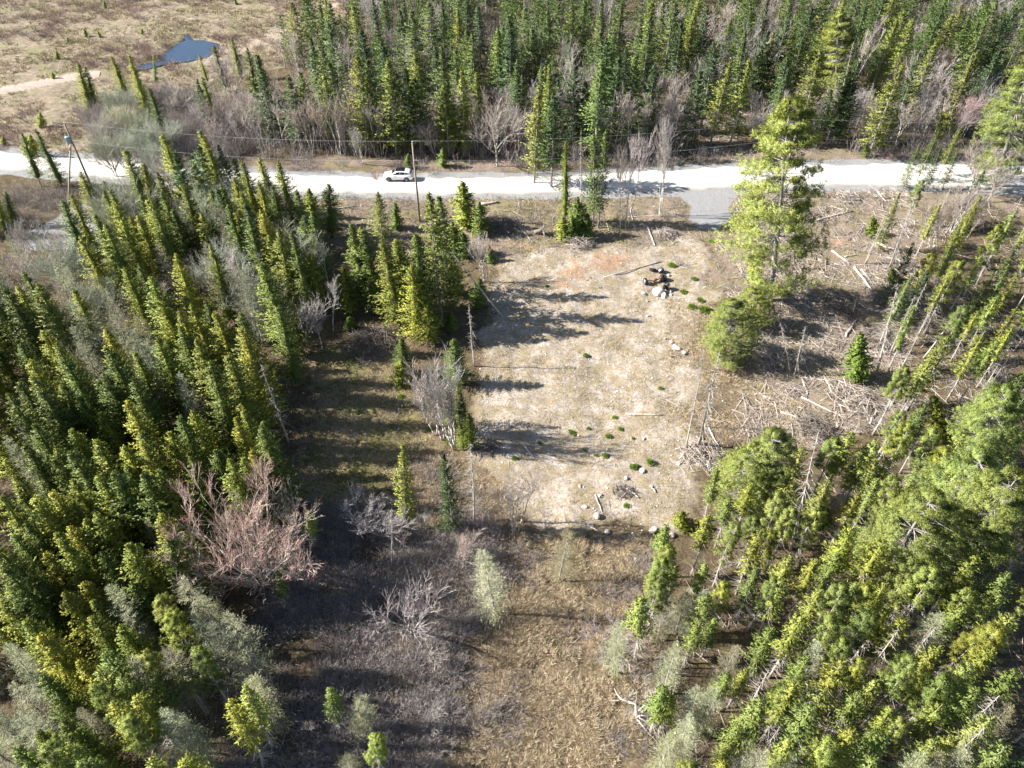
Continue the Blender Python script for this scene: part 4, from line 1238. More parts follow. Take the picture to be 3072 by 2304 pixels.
# ------------------------------------------------------------------ the far mass of spruces and bare stems behind the nearer trees
def arrays(me):
    v = np.empty(len(me.vertices) * 3)
    me.vertices.foreach_get("co", v)
    return v.reshape(-1, 3)
mb = MB()
protos = []
for i in range(4):
    gg = r_(700 + i)
    pm = MB()
    tmp = spruce_crown(gg, NOM, gg.uniform(2.6, 3.3), gg.uniform(0.10, 0.28), 0.55, 7, 8, 0.3, 0.13, 0.80, 0.75, 0.3, M['needles'], core=0, soft=False)
    protos.append(arrays(tmp).reshape(-1, 4, 3))
    bpy.data.meshes.remove(tmp)
FARWOOD = polyU([(600, 165), (690, 60), (760, 20), (760, -70), (2700, -70), (2420, 200), (1660, 205), (1480, 200), (1000, 230), (560, 260)])
fp = scatter(FARWOOD, 360, inframe, None, 77)
kept = []
for q in fp:
    if not near(q[0], q[1], 1.9):
        kept.append(q)
        put(q[0], q[1])
mt = MB()
for q in kept:
    k = g.uniform(9, 14) / NOM
    a = g.uniform(0, 6.283)
    w = k * g.uniform(0.8, 1.15)
    A = protos[g.integers(4)]
    B = np.stack([(A[..., 0] * math.cos(a) - A[..., 1] * math.sin(a)) * w, (A[..., 0] * math.sin(a) + A[..., 1] * math.cos(a)) * w, A[..., 2] * k], -1) + q
    mb.polys(B)
o = stuff("far_spruce_forest", mb, M['needles'])
o.color = (0.105, 0.155, 0.045, 1)
mt.segs(np.array(kept) - [0, 0, 0.3], np.array(kept) + np.array([0, 0, 8.5]), 0.13, 0.05, 5)
tr = link("trunks", mt.data("trunks", [M['bark_spruce']]), o)
tr["kind"] = "stuff"
print("far firs", len(kept))

# ------------------------------------------------------------------ logs, brush piles, boulders, low shrubs
LABELLED = []
def thing(name, label, cat, loc=(0, 0, 0), rotz=0, group=None):
    o = bpy.data.objects.new(name, None)
    COL.objects.link(o)
    o.empty_display_size = 0.3
    o.location, o.rotation_euler = loc, (0, 0, rotz)
    tag(o, label, cat, group)
    return o
LOGS = """F 600,305,805,355,.18 630,205,880,170,.13 690,240,760,312,.08 1920,150,2060,135,.20 1230,315,1330,350,.13
G 860,760,1330,620,.09 1060,245,1500,238,.07 880,280,920,410,.06 1220,335,1290,490,.13 1080,180,1120,350,.07 100,280,270,460,.08
H 490,280,790,215,.15 980,30,1060,140,.11 800,60,880,140,.10 620,530,760,640,.14 720,580,830,565,.10 800,670,960,870,.17 860,690,930,770,.12 980,470,1180,560,.22 1190,310,1260,430,.09 880,1390,1100,1370,.11 730,1240,820,1100,.13 1640,830,1740,880,.13 1070,600,1240,640,.11 640,640,740,660,.1
K 1040,340,1350,352,.10 1720,440,1830,640,.10 1490,700,1560,630,.09 180,580,280,700,.10 1240,940,1290,990,.11 1050,970,1150,1040,.10 720,1260,820,1310,.08 1740,380,1890,410,.08 790,1030,850,1170,.07
L 190,320,420,390,.12 370,190,740,380,.10 60,180,130,210,.09 380,30,640,70,.10 550,20,630,160,.09 370,30,420,170,.11 720,140,760,310,.09 790,120,960,400,.09 930,420,1000,290,.11 1230,310,1310,180,.15 1090,280,1190,110,.13 780,820,880,950,.09 1650,180,1770,215,.09 430,480,460,540,.09 1240,1320,1350,1360,.11
O 1980,270,2212,510,.17"""
logs = []
for ln in LOGS.split("\n"):
    reg, rest = ln.split(" ", 1)
    for it in rest.split():
        x0, y0, x1, y1, r = map(float, it.split(","))
        a, b = P(*zpx(reg, x0, y0)), P(*zpx(reg, x1, y1))
        logs.append((np.array(a), np.array(b), r))
for a, b, r in logs:
    if r > 0.0 and np.hypot(*(b - a)) > 0.3:
        mid = (a + b) / 2
        n = 6
        pts = np.array([a + (b - a) * i / (n - 1) for i in range(n)])
        zz = np.maximum(hgt(pts[:, 0], pts[:, 1]), 0.5 * (hz(*a) + (hz(*b) - hz(*a)) * np.linspace(0, 1, n)) - 0.1) + r * 0.85
        zz = (zz + np.linspace(zz[0], zz[-1], n)) / 2
        jit = g.normal(0, r * 0.35, (n, 2))
        pts = np.concatenate([pts + jit, zz[:, None]], 1)
        mb = MB()
        mb.tube(pts - np.array([*mid, 0]), r * np.linspace(1.05, 0.62, n), 7)
        for k in range(5):
            i = g.integers(1, n - 1)
            p = pts[i] - np.array([*mid, 0])
            d = unit(np.array([g.normal(), g.normal(), abs(g.normal()) + 0.2]))
            mb.segs([p], [p + d * (r + g.uniform(0.1, 0.45))], r * 0.25, r * 0.1, 4)
        o = link("fallen_log", mb.data("fallen_log", [M['deadwood']]), loc=(*mid, 0))
        o["category"] = "log"
        LABELLED.append(dict(o=o, kind='fallen_log', tone='bleached' if g.random() < 2 else '', x=mid[0], y=mid[1], h=np.hypot(*(b - a)), what='log', zone='ground'))

def brush_pile(reg, x, y, rad, hgt_, n, label, m=None, flat=1.0):
    cx, cy = P(*zpx(reg, x, y))
    mb = MB()
    az = g.uniform(0, 6.283, n)
    rr = rad * np.sqrt(g.uniform(0, 1, n)) * 0.75
    z = hgt_ * (1 - (rr / rad) ** 1.5) * g.uniform(0.0, 1.0, n)
    c = np.stack([np.cos(az) * rr, np.sin(az) * rr * flat, z + 0.05], -1)
    a2 = g.uniform(0, 6.283, n)
    d = unit(np.stack([np.cos(a2), np.sin(a2), g.normal(0.05, 0.30, n)], -1))
    L = g.uniform(0.5, 1.0, n) * rad * 0.85
    mb.segs(c - d * L[:, None] * 0.5, c + d * L[:, None] * 0.5, g.uniform(0.018, 0.055, n), 0.012, 4)
    k = n * 2
    i = g.integers(0, n, k)
    s = g.uniform(-0.45, 0.45, k)
    p = c[i] + d[i] * (L[i] * s)[:, None]
    td = unit(d[i] + g.normal(0, 0.6, (k, 3)))
    mb.segs(p, p + td * g.uniform(0.2, 0.7, k)[:, None], 0.014, 0.006)
    o = link("brush_pile", mb.data("brush_pile", [m or M['litter']]), loc=(cx, cy, hz(cx, cy)))
    tag(o, label, "brush pile", "heaps of cut branches")
    return o
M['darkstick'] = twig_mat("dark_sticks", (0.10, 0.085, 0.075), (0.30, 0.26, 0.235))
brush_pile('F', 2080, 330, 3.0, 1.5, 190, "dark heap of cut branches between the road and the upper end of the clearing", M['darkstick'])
brush_pile('G', 660, 470, 2.6, 1.2, 150, "loose brush heap just below the little green spruces by the road")
brush_pile('L', 780, 220, 3.4, 1.0, 190, "wide heap of bleached poles beside the lone green spruce in the slash")
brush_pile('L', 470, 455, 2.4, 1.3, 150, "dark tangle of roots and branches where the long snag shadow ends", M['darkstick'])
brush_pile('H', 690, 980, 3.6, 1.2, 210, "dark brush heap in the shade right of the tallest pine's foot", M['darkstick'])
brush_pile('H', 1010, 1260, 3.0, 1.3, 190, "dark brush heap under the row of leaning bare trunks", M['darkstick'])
brush_pile('H', 60, 1400, 2.8, 1.0, 170, "pinkish grey brush heap right of the leaning bleached snag")
brush_pile('K', 1690, 690, 2.8, 0.8, 170, "heap of thin poles around the foot of the bleached snags")
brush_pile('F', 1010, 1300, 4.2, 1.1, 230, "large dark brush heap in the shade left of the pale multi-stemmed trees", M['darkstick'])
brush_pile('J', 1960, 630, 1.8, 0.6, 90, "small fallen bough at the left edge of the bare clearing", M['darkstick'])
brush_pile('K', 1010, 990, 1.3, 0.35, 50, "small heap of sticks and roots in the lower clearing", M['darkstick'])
brush_pile('G', 1380, 390, 1.9, 0.7, 110, "low fan of branches in the shade below the pale birch by the road")
brush_pile('H', 750, 110, 2.4, 0.9, 130, "pale heap of roots and limbs beside the road right of the tallest pine")
brush_pile('L', 1450, 330, 2.4, 0.9, 130, "brush heap in shade under the dark green spruce at the edge of the pines", M['darkstick'])

def rock_mesh(rng, seed):
    import bmesh
    bm = bmesh.new()
    bmesh.ops.create_icosphere(bm, subdivisions=3, radius=1.0)
    cuts = [(unit(rng.normal(0, 1, 3)), rng.uniform(0.45, 0.8)) for _ in range(9)]
    for v in bm.verts:
        p = np.array(v.co)
        for nrm, d in cuts:
            k = p @ nrm
            if k > d:
                p = p - nrm * (k - d) * 0.9
        p *= 1 + 0.10 * (vnoise(np.array([p[0] * 3 + 9]), np.array([p[1] * 3 + p[2] * 2.3]), seed)[0] - 0.5)
        v.co = p
    me = bpy.data.meshes.new("boulder")
    bm.to_mesh(me)
    bm.free()
    me.materials.append(M['stone'])
    return me
ROCKS = [rock_mesh(r_(800 + i), i) for i in range(6)]
def Z2(x, y): return 1900 + x / 13.825, 770 + y / 13.825
BOULD = [(*Z2(1000, 1480), 0.95), (*Z2(1250, 1590), 0.7), (*Z2(1330, 1370), .34), (*Z2(1520, 1430), .42), (*Z2(1560, 1570), .38), (*Z2(420, 1530), .45), (*Z2(1460, 740), .40)]
for reg, it in (('G', "1225,945,.35 1230,1070,.4 1425,1280,.5 1460,1330,.8 1530,1375,.5 1370,1250,.25 1000,400,.32"), ('K', "70,460,.6 650,520,.25 890,640,.32 1180,820,.5 1040,885,.36 660,955,.32 830,1030,.38 800,1195,.55 700,1120,.42 1275,1300,.62 895,1310,.46 1105,1330,.38 1190,545,.32 1130,1540,.36 1270,735,.32 1480,745,.36 1430,1340,.5"), ('H', "1130,1085,.75 1170,1060,.6")):
    for q in it.split():
        x, y, r = map(float, q.split(","))
        BOULD.append((*zpx(reg, x, y), r))
for i, (px, py, r) in enumerate(BOULD):
    r = r * (0.9 if i < 2 else 0.66)
    x, y = P(px, py)
    o = link("boulder", ROCKS[i % 6], loc=(x, y, hz(x, y) + r * 0.25), rot=(g.uniform(0, 0.5), g.uniform(0, 0.5), g.uniform(0, 6.28)), scale=(r * 1.15, r * 0.95, r * 0.75))
    o["category"] = "boulder"
    LABELLED.append(dict(o=o, kind='boulder', tone='large pale' if r > 0.55 else ('pale' if r > .37 else 'small pale'), x=x, y=y, h=r, what='boulder', zone='ground'))

def shrub_mesh(rng, m):
    mb = MB()
    n = 60
    az, el = rng.uniform(0, 6.283, n), rng.uniform(0.15, 1.4, n)
    c = np.stack([np.cos(az) * np.cos(el), np.sin(az) * np.cos(el), np.sin(el) * 0.8], -1) * rng.uniform(0.35, 0.9, n)[:, None]
    mb.polys(tufts(rng, c, unit(c + [0, 0, 0.4]), 22, 0.34, 0.035))
    return mb.data("foliage", [m])
SHR = [shrub_mesh(r_(850 + i), M['shrubgreen']) for i in range(4)]
mbs = MB()
mbs.tube([(0, 0, -0.1), (0.05, 0, 0.25), (0.1, 0.05, 0.5)], [0.06, 0.05, 0.02], 5)
mbs.segs([(0.03, 0, 0.1)] * 5, [(math.cos(a) * .5, math.sin(a) * .5, 0.35) for a in range(5)], 0.035, 0.01, 4)
STEMS = mbs.data("stem", [M['bark_spruce']])
for reg, it in (('K', "950,370,.5 590,490,.55 620,515,.35 900,520,.6 1000,465,.5 735,460,.4 1105,540,.35 1615,670,.5 330,580,.4 120,720,.5 870,700,.6 1240,750,.7 1110,790,.7 1045,1110,.5 800,690,.4 700,640,.35 1330,130,.45"), ('G', "715,1405,.6 1520,870,.8 1690,1030,1.2 1590,1000,.9 1430,650,.9 1610,760,.7 1660,940,.8 1750,460,.6 390,830,.4"), ('J', "1480,460,.5 1250,200,.6 900,330,.5 1640,560,.4")):
    for q in it.split():
        x, y, r = map(float, q.split(","))
        x, y = P(*zpx(reg, x, y))
        root = thing("evergreen_shrub", None, "shrub", (x, y, hz(x, y)), g.uniform(0, 6.28))
        r *= 0.72
        root.scale = (r, r, r * 0.9)
        f = link("foliage", SHR[g.integers(4)], root)
        link("stem", STEMS, root)
        k = g.uniform(0.8, 1.2)
        f.color = (0.20 * k, 0.30 * k, 0.055 * k, 1)
        LABELLED.append(dict(o=root, kind='evergreen_shrub', tone='low bright green', x=x, y=y, h=r, what='shrub', zone='ground'))

def bare_shrub(px, py, h, label, m, stems=22):
    x, y = P(px, py)
    mb = MB()
    thicket(mb, np.array([[0, 0, 0.0]]), h, stems, 7, g, 0.4, 0.022, 0.12)
    o = link("bare_shrub", mb.data("bare_shrub", [m]), loc=(x, y, hz(x, y)))
    tag(o, label, "shrub")
bare_shrub(*zpx('B', 1040, 1490), 3.4, "reddish leafless shrub at the road edge in front of the white car", M['brush_red'], 26)
bare_shrub(*zpx('G', 1490, 640), 3.0, "thin pale leafless shrub just above the dumped truck axle", M['brush'], 16)
bare_shrub(*zpx('G', 280, 300), 3.2, "pale leafless shrub between the dark brush heap and the little green spruces", M['brush'], 14)
bare_shrub(*zpx('C', 310, 1480), 2.6, "pale leafless shrub standing alone on the far road edge", M['brush'], 14)

# uprooted stump
x, y = P(*zpx('G', 335, 390))
root = thing("uprooted_stump", "uprooted dark stump with splayed roots left of the little green spruces", "stump", (x, y, hz(x, y)))
mb = MB()
mb.tube([(-0.9, 0.1, 0.35), (-0.3, 0, 0.5), (0.25, 0, 0.75), (0.45, 0, 0.8)], [0.26, 0.30, 0.38, 0.22], 8)
link("trunk", mb.data("trunk", [M['bark_spruce']]), root)
mb = MB()
for k in range(16):
    a = k / 16 * 6.283
    L = g.uniform(0.7, 1.3)
    p = np.array([0.3, math.cos(a) * 0.2, 0.75 + math.sin(a) * 0.2])
    q = p + np.array([0.25, math.cos(a) * L * 0.6, math.sin(a) * L * 0.6])
    e = q + np.array([g.normal(0.1, 0.15), math.cos(a) * L * 0.5, math.sin(a) * L * 0.45 - 0.1])
    mb.tube([p, q, e], [0.10, 0.05, 0.015], 5)
link("crown", mb.data("crown", [M['darkstick']]), root)

# bleached fallen tree with forked arms
x, y = P(*zpx('O', 1130, 1260))
root = thing("fallen_dead_tree", "white fallen dead tree with forked limbs at the edge of the straw marsh", "dead tree", (x, y, hz(x, y)))
def rel(reg, a, b, z):
    q = P(*zpx(reg, a, b), z)
    return np.array([q[0] - x, q[1] - y, z - 0.0])
mb = MB()
mb.tube([rel('O', 1130, 1262, .2), rel('O', 1125, 1200, .55), rel('O', 1120, 1140, .8), rel('O', 1060, 1125, .9)], [.13, .12, .10, .08], 7)
link("trunk", mb.data("trunk", [M['bark_white']]), root)
mb = MB()
for pts, r in (([(1060, 1125, .9), (1000, 1100, .8), (965, 1060, .7), (945, 1010, .6)], .07), ([(1130, 1250, .3), (1170, 1235, .6), (1250, 1245, .7)], .10), ([(1130, 1262, .2), (1200, 1350, .25), (1330, 1490, .2)], .06),
               ([(1140, 1205, .5), (1185, 1160, .9), (1250, 1140, 1.0)], .05), ([(1175, 1215, .5), (1200, 1180, .8), (1235, 1150, .9)], .04), ([(1150, 1255, .4), (1200, 1285, .4), (1250, 1300, .3)], .04), ([(1010, 1105, .8), (950, 1115, .6), (900, 1112, .5)], .03), ([(1120, 1145, .8), (1130, 1080, 1.0), (1125, 1030, 1.1)], .035)):
    mb.tube([rel('O', *p) for p in pts], np.linspace(r, r * 0.35, len(pts)), 5)
link("crown", mb.data("crown", [M['bark_white']]), root)

# leaning dead trunk propped in the strip of trees
bx_, by_ = P(*zpx('F', 2090, 1075))
hx_, tx_ = top_over(*zpx('F', 1690, 570), by_ + 1.5)
mb = MB()
n = 9
pts = np.stack([np.linspace(0, tx_ - bx_, n), np.linspace(0, 1.5, n), np.linspace(-0.1, hx_, n)], -1)
mb.tube(pts, np.linspace(0.13, 0.04, n), 6)
mb2 = MB()
i = g.integers(3, n, 40)
p = pts[np.minimum(i, n - 1)] + 0
d = unit(g.normal(0, 1, (40, 3)) + np.array([-0.8, 0, 0.4]))
mb2.segs(p, p + d * g.uniform(0.4, 1.4, 40)[:, None], 0.02, 0.006)
root = thing("dead_spruce_tree", "grey dead trunk leaning steeply out of the tree strip over the clearing", "dead tree", (bx_, by_, hz(bx_, by_)))
link("trunk", mb.data("trunk", [M['deadwood']]), root)
link("crown", mb2.data("crown", [M['deadbranch']]), root)

# ------------------------------------------------------------------ poles, transformer and wires
M['pole'] = bark_mat("weathered_pole", (0.20, 0.165, 0.13), (0.40, 0.35, 0.29), 9)
M['insul'] = mat("porcelain", (0.75, 0.75, 0.78), 0.3)
M['steel'] = mat("galvanised", (0.55, 0.56, 0.58), 0.45, 0.8)
M['tank'] = mat("transformer_grey", (0.34, 0.46, 0.56), 0.5)
M['wire'] = mat("bare_wire", (0.40, 0.40, 0.41), 0.5, 0.3)
def pole(x, y, h, label):
    root = thing("utility_pole", label, "pole", (x, y, hz(x, y)), 0, "wooden poles along the road")
    mb = MB()
    mb.tube([(0, 0, -0.4), (0, 0, h * 0.5), (0, 0, h)], [0.17, 0.145, 0.115], 10)
    link("post", mb.data("post", [M['pole']]), root)
    mb = MB()
    mb.tube([(0, 0, h - 0.02), (0, 0, h + 0.12), (0, 0, h + 0.14), (0, 0, h + 0.26), (0, 0, h + 0.30)], [0.025, 0.03, 0.075, 0.07, 0.03], 10)
    link("insulator", mb.data("insulator", [M['insul']]), root)
    mb = MB()
    mb.tube([(0, -0.10, h - 2.4), (0, -0.24, h - 2.4)], [0.04, 0.04], 8)
    mb.tube([(0, -0.20, h - 2.47), (0, -0.20, h - 2.33)], [0.055, 0.055], 8)
    link("bracket", mb.data("bracket", [M['steel']]), root)
    return root
pA = P(275, 561)
pB = P(1260, 665)
hA = top_over(183, 366, pA[1])[0]
hB = top_over(1229, 430, pB[1])[0]
pC = (41.0, 101.0)
hC = 12.0
pD = (99.0, 103.0)
poleA = pole(*pA, hA, "leaning-braced utility pole carrying the blue-grey transformer")
poleB = pole(*pB, hB, "utility pole standing in the red earth beside the white car")
poleC = pole(*pC, hC, "utility pole hidden in the boughs of the tallest pine")
poleD = pole(*pD, 12.0, "utility pole farthest along the wires, past the end of the road in view")
# push brace
q0 = P(203, 648)
hb, xb = top_over(212, 430, pA[1] - 0.25)
root = thing("brace_pole", "bare slanted brace pole propping the pole with the transformer", "pole", (*q0, hz(*q0)))
mb = MB()
mb.tube([(0, 0, -0.3), (((xb - q0[0]) / 2), (pA[1] - .25 - q0[1]) / 2, hb / 2), (xb - q0[0], pA[1] - 0.25 - q0[1], hb)], [0.15, 0.135, 0.115], 10)
link("post", mb.data("post", [M['pole']]), root)
mb = MB()
mb.box((xb - q0[0], pA[1] - 0.16 - q0[1], hb + 0.02), (0.3, 0.12, 0.22))
link("bracket", mb.data("bracket", [M['steel']]), root)
# transformer on pole A
root = thing("pole_transformer", "blue-grey drum transformer hung on the braced utility pole", "transformer", (pA[0] - 0.46, pA[1] - 0.1, hz(*pA) + hA - 3.1))
mb = MB()
mb.tube([(0, 0, 0), (0, 0, 0.03), (0, 0, 1.05), (0, 0, 1.08), (0, 0, 1.16)], [0.25, 0.29, 0.29, 0.31, 0.27], 18)
link("tank", mb.data("tank", [M['tank']]), root)
mb = MB()
mb.tube([(-0.08, 0, 1.14), (-0.08, 0, 1.25), (-0.09, 0, 1.27), (-0.12, 0, 1.55)], [0.05, 0.06, 0.045, 0.03], 8)
link("bushing", mb.data("bushing", [M['insul']]), root)
mb = MB()
mb.box((0.36, 0.0, 0.3), (0.22, 0.10, 0.06)); mb.box((0.36, 0, 0.85), (0.22, 0.10, 0.06))
link("bracket", mb.data("bracket", [M['steel']]), root)
def wire(a, b, sag, label):
    mb = MB()
    n = 24
    u = np.linspace(0, 1, n)
    a, b = np.array(a), np.array(b)
    pts = a + (b - a) * u[:, None]
    pts[:, 2] -= 4 * sag * u * (1 - u)
    mb.tube(pts - a, 0.013, 5)
    o = link("power_line", mb.data("power_line", [M['wire']]), loc=tuple(a))
    tag(o, label, "wire", "wires strung between the poles")
tops = [(*pA, hz(*pA) + hA), (*pB, hz(*pB) + hB), (*pC, hz(*pC) + hC), (*pD, hz(*pD) + 12.0)]
nm = ["between the braced pole and the pole by the car", "between the pole by the car and the tallest pine", "from the tallest pine off to the right"]
for i in range(3):
    a, b = tops[i], tops[i + 1]
    wire((a[0], a[1], a[2] + 0.30), (b[0], b[1], b[2] + 0.30), 0.9, "upper grey wire strung " + nm[i])
    wire((a[0], a[1] - 0.24, a[2] - 2.33), (b[0], b[1] - 0.24, b[2] - 2.33), 1.1, "lower grey wire strung " + nm[i])

# ------------------------------------------------------------------ the white car
M['paint'] = mat("white_paint", (0.80, 0.80, 0.82), 0.28, spec=0.5)
M['glass'] = mat("dark_glass", (0.012, 0.014, 0.02), 0.06, spec=0.6)
M['rubber'] = mat("tyre_rubber", (0.025, 0.025, 0.027), 0.85)
M['alloy'] = mat("dark_alloy", (0.16, 0.16, 0.175), 0.4, 0.6)
M['plastic'] = mat("black_trim", (0.03, 0.03, 0.033), 0.6)
M['lamp_red'] = mat("tail_lens", (0.35, 0.02, 0.02), 0.2)
M['lamp_clear'] = mat("head_lens", (0.7, 0.72, 0.75), 0.1)
def build_car():
    x, y = P(1196, 547)
    ry = 0.17
    root = thing("parked_car", "white five-door car with a black roof panel standing on the gravel road", "car", (x - 0.05, y + 0.75, ry), R(-1.0))
    Lc = 4.75
    # stations: x, half width, underside, shoulder height, deck height
    st = [(-2.36, .66, .42, .62, .66), (-2.30, .80, .30, .70, .80), (-2.05, .90, .24, .80, .93), (-1.55, .94, .22, .90, 1.01), (-1.05, .94, .20, .97, 1.08), (-0.3, .95, .20, 1.00, 1.10),
          (0.5, .95, .20, 1.03, 1.11), (1.3, .95, .22, 1.06, 1.13), (1.85, .93, .26, 1.08, 1.15), (2.18, .88, .34, 1.06, 1.14), (2.34, .80, .42, .98, 1.06), (2.38, .70, .50, .86, .92)]
    V, F = [], []
    for sx, w, zb, zs, zd in st:
        for yy, zz in ((-w * .86, zb), (-w * .98, zb + .10), (-w, (zb + zs) / 2 + .05), (-w * .985, zs - .03), (-w * .93, zs + .03), (-w * .80, zd), (0, zd + .03), (w * .80, zd), (w * .93, zs + .03), (w * .985, zs - .03), (w, (zb + zs) / 2 + .05), (w * .98, zb + .10), (w * .86, zb)):
            V.append((sx, yy, zz))
    k = 13
    for i in range(len(st) - 1):
        for j in range(k):
            j2 = (j + 1) % k
            F.append((i * k + j, (i + 1) * k + j, (i + 1) * k + j2, i * k + j2))
    F.append(tuple(range(k))); F.append(tuple(range((len(st) - 1) * k, len(st) * k))[::-1])
    mb = MB(); mb.mesh(V, F)
    link("body", mb.data("body", [M['paint']], True), root)
    # cabin: roof rail shape, sides lean in
    cab = [(-1.12, .80, 1.08, 1.08), (-0.45, .74, 1.08, 1.52), (-0.25, .72, 1.09, 1.60), (0.5, .71, 1.10, 1.67), (1.2, .70, 1.11, 1.63), (1.75, .67, 1.12, 1.52), (1.98, .66, 1.12, 1.44), (2.22, .74, 1.12, 1.14)]
    V, F = [], []
    for sx, w, zb, zt in cab:
        wb = .86 if zt > 1.2 else w
        for yy, zz in ((-wb, zb), (-w, zt - .05 if zt > 1.2 else zt - .004), (-w + .08, zt), (0, zt + .02), (w - .08, zt), (w, zt - .05 if zt > 1.2 else zt - .004), (wb, zb)):
            V.append((sx, yy, zz))
    k = 7
    for i in range(len(cab) - 1):
        for j in range(k):
            j2 = (j + 1) % k
            F.append((i * k + j, (i + 1) * k + j, (i + 1) * k + j2, i * k + j2))
    F.append(tuple(range(k))); F.append(tuple(range((len(cab) - 1) * k, len(cab) * k))[::-1])
    mb = MB(); mb.mesh(V, F)
    link("cabin", mb.data("cabin", [M['paint']], True), root)
    def panel(name, pts, m, off, thick=0.012):
        pts = np.array(pts, float)
        nrm = unit(np.cross(pts[1] - pts[0], pts[2] - pts[0]))
        if nrm @ np.array(off) < 0: nrm = -nrm
        a, b = pts + nrm * 0.006, pts + nrm * (0.006 + thick)
        n = len(pts)
        mb = MB()
        mb.mesh(np.concatenate([a, b]), [tuple(range(n)), tuple(range(n, 2 * n))] + [(i, (i + 1) % n, n + (i + 1) % n, n + i) for i in range(n)])
        return link(name, mb.data(name, [m]), root)
    panel("windscreen", [(-1.05, -.74, 1.13), (-0.44, -.66, 1.535), (-0.44, .66, 1.535), (-1.05, .74, 1.13)], M['glass'], (-1, 0, 1))
    panel("rear_window", [(2.16, -.62, 1.22), (1.99, -.56, 1.43), (1.99, .56, 1.43), (2.16, .62, 1.22)], M['glass'], (1, 0, 1))
    def roofz(x_): return np.interp(x_, [c[0] for c in cab], [c[3] for c in cab]) + 0.012
    mb = MB()
    V, F = [], []
    rx = [-0.40, -0.25, 0.1, 0.5, 0.85, 1.15]
    for x_ in rx:
        for yy in (-.60, 0, .60):
            V.append((x_, yy, roofz(x_) + (0.022 if yy == 0 else 0.004)))
    for i in range(len(rx) - 1):
        for j in range(2):
            F.append((i * 3 + j, (i + 1) * 3 + j, (i + 1) * 3 + j + 1, i * 3 + j + 1))
    mb.mesh(V, F)
    link("roof_panel", mb.data("roof_panel", [M['glass']], True), root)
    for sgn in (-1, 1):
        def sd(x_, z_):     # on the leaning cabin side
            w = np.interp(x_, [c[0] for c in cab], [c[1] for c in cab]); zt = np.interp(x_, [c[0] for c in cab], [c[3] for c in cab])
            f = np.clip((z_ - 1.09) / max(zt - 1.14, .05), 0, 1)
            return (x_, sgn * (.86 * (1 - f) + w * f + 0.004), z_)
        panel("side_window", [sd(-.78, 1.15), sd(-.30, 1.48), sd(.34, 1.57), sd(.34, 1.16)], M['glass'], (0, sgn, 0.2))
        panel("side_window", [sd(.42, 1.16), sd(.42, 1.57), sd(1.05, 1.52), sd(1.22, 1.18)], M['glass'], (0, sgn, 0.2))
        panel("side_window", [sd(1.30, 1.19), sd(1.14, 1.50), sd(1.62, 1.36), sd(1.74, 1.25)], M['glass'], (0, sgn, 0.2))
        mb = MB(); mb.box((-.72, sgn * 1.00, 1.16), (.16, .20, .13))
        link("wing_mirror", mb.data("wing_mirror", [M['paint']]), root)
        mb = MB(); mb.box((0.0, sgn * .945, .27), (2.2, .05, .14))
        link("sill", mb.data("sill", [M['plastic']]), root)
        mb = MB(); mb.tube([(-.3, sgn * .60, 1.655), (.4, sgn * .60, 1.73), (1.2, sgn * .58, 1.69), (1.5, sgn * .57, 1.60)], [.018] * 4, 6)
        link("roof_rail", mb.data("roof_rail", [M['plastic']]), root)
        mb = MB(); mb.box((-2.20, sgn * .66, .78), (.20, .30, .09))
        link("headlight", mb.data("headlight", [M['lamp_clear']]), root)
        mb = MB(); mb.box((2.28, sgn * .74, .92), (.18, .22, .20))
        link("taillight", mb.data("taillight", [M['lamp_red']]), root)
        for wx in (-1.42, 1.40):
            w = thing("wheel", None, None, (wx, sgn * .86, .36 - 0.0))
            w.parent = root
            mb = MB()
            yy = np.array([-.12, -.11, 0, .11, .12])
            mb.tube([(0, q, 0) for q in yy], [.31, .355, .362, .355, .31], 24)
            link("tyre", mb.data("tyre", [M['rubber']]), w)
            mb = MB()
            mb.tube([(0, sgn * .10, 0), (0, sgn * .126, 0)], [.23, .22], 20)
            for a in range(5):
                c_, s_ = math.cos(a * 1.2566), math.sin(a * 1.2566)
                mb.box((c_ * .12, sgn * .13, s_ * .12), (.19, .02, .05), 0, [(c_, 0, -s_), (0, 1, 0), (s_, 0, c_)])
            link("rim", mb.data("rim", [M['alloy']]), w)
            arch = []
            for a in np.linspace(-0.1, math.pi + 0.1, 12):
                arch.append((wx + math.cos(a) * .42, sgn * .955, .36 + math.sin(a) * .42))
            mb = MB(); mb.tube(arch, [.035] * 12, 5)
            link("wheel_arch", mb.data("wheel_arch", [M['plastic']]), root)
    mb = MB(); mb.box((2.36, 0, .50), (.06, 1.3, .16))
    link("rear_bumper", mb.data("rear_bumper", [M['plastic']]), root)
    mb = MB(); mb.box((-2.33, 0, .52), (.08, 1.1, .18))
    link("grille", mb.data("grille", [M['plastic']]), root)
build_car()

# ------------------------------------------------------------------ dumped truck axle and tyres
M['rust'] = bark_mat("rusty_steel", (0.16, 0.085, 0.05), (0.34, 0.22, 0.14), 8)
def tyre_data(r, w, dual=False):
    mb = MB()
    def one(o):
        prof = [(-w / 2, r * .62), (-w / 2, r * .9), (-w * .36, r), (0, r * 1.005), (w * .36, r), (w / 2, r * .9), (w / 2, r * .62), (w * .3, r * .58), (-w * .3, r * .58)]
        n, k = 26, len(prof)
        V = [(math.cos(6.2832 * i / n) * q, o + p, math.sin(6.2832 * i / n) * q) for i in range(n) for p, q in prof]
        F = [(i * k + j, ((i + 1) % n) * k + j, ((i + 1) % n) * k + (j + 1) % k, i * k + (j + 1) % k) for i in range(n) for j in range(k)]
        mb.mesh(V, F)
    one(0)
    return mb.data("tyre", [M['rubber']])
TY = tyre_data(0.47, 0.30)
mb = MB()
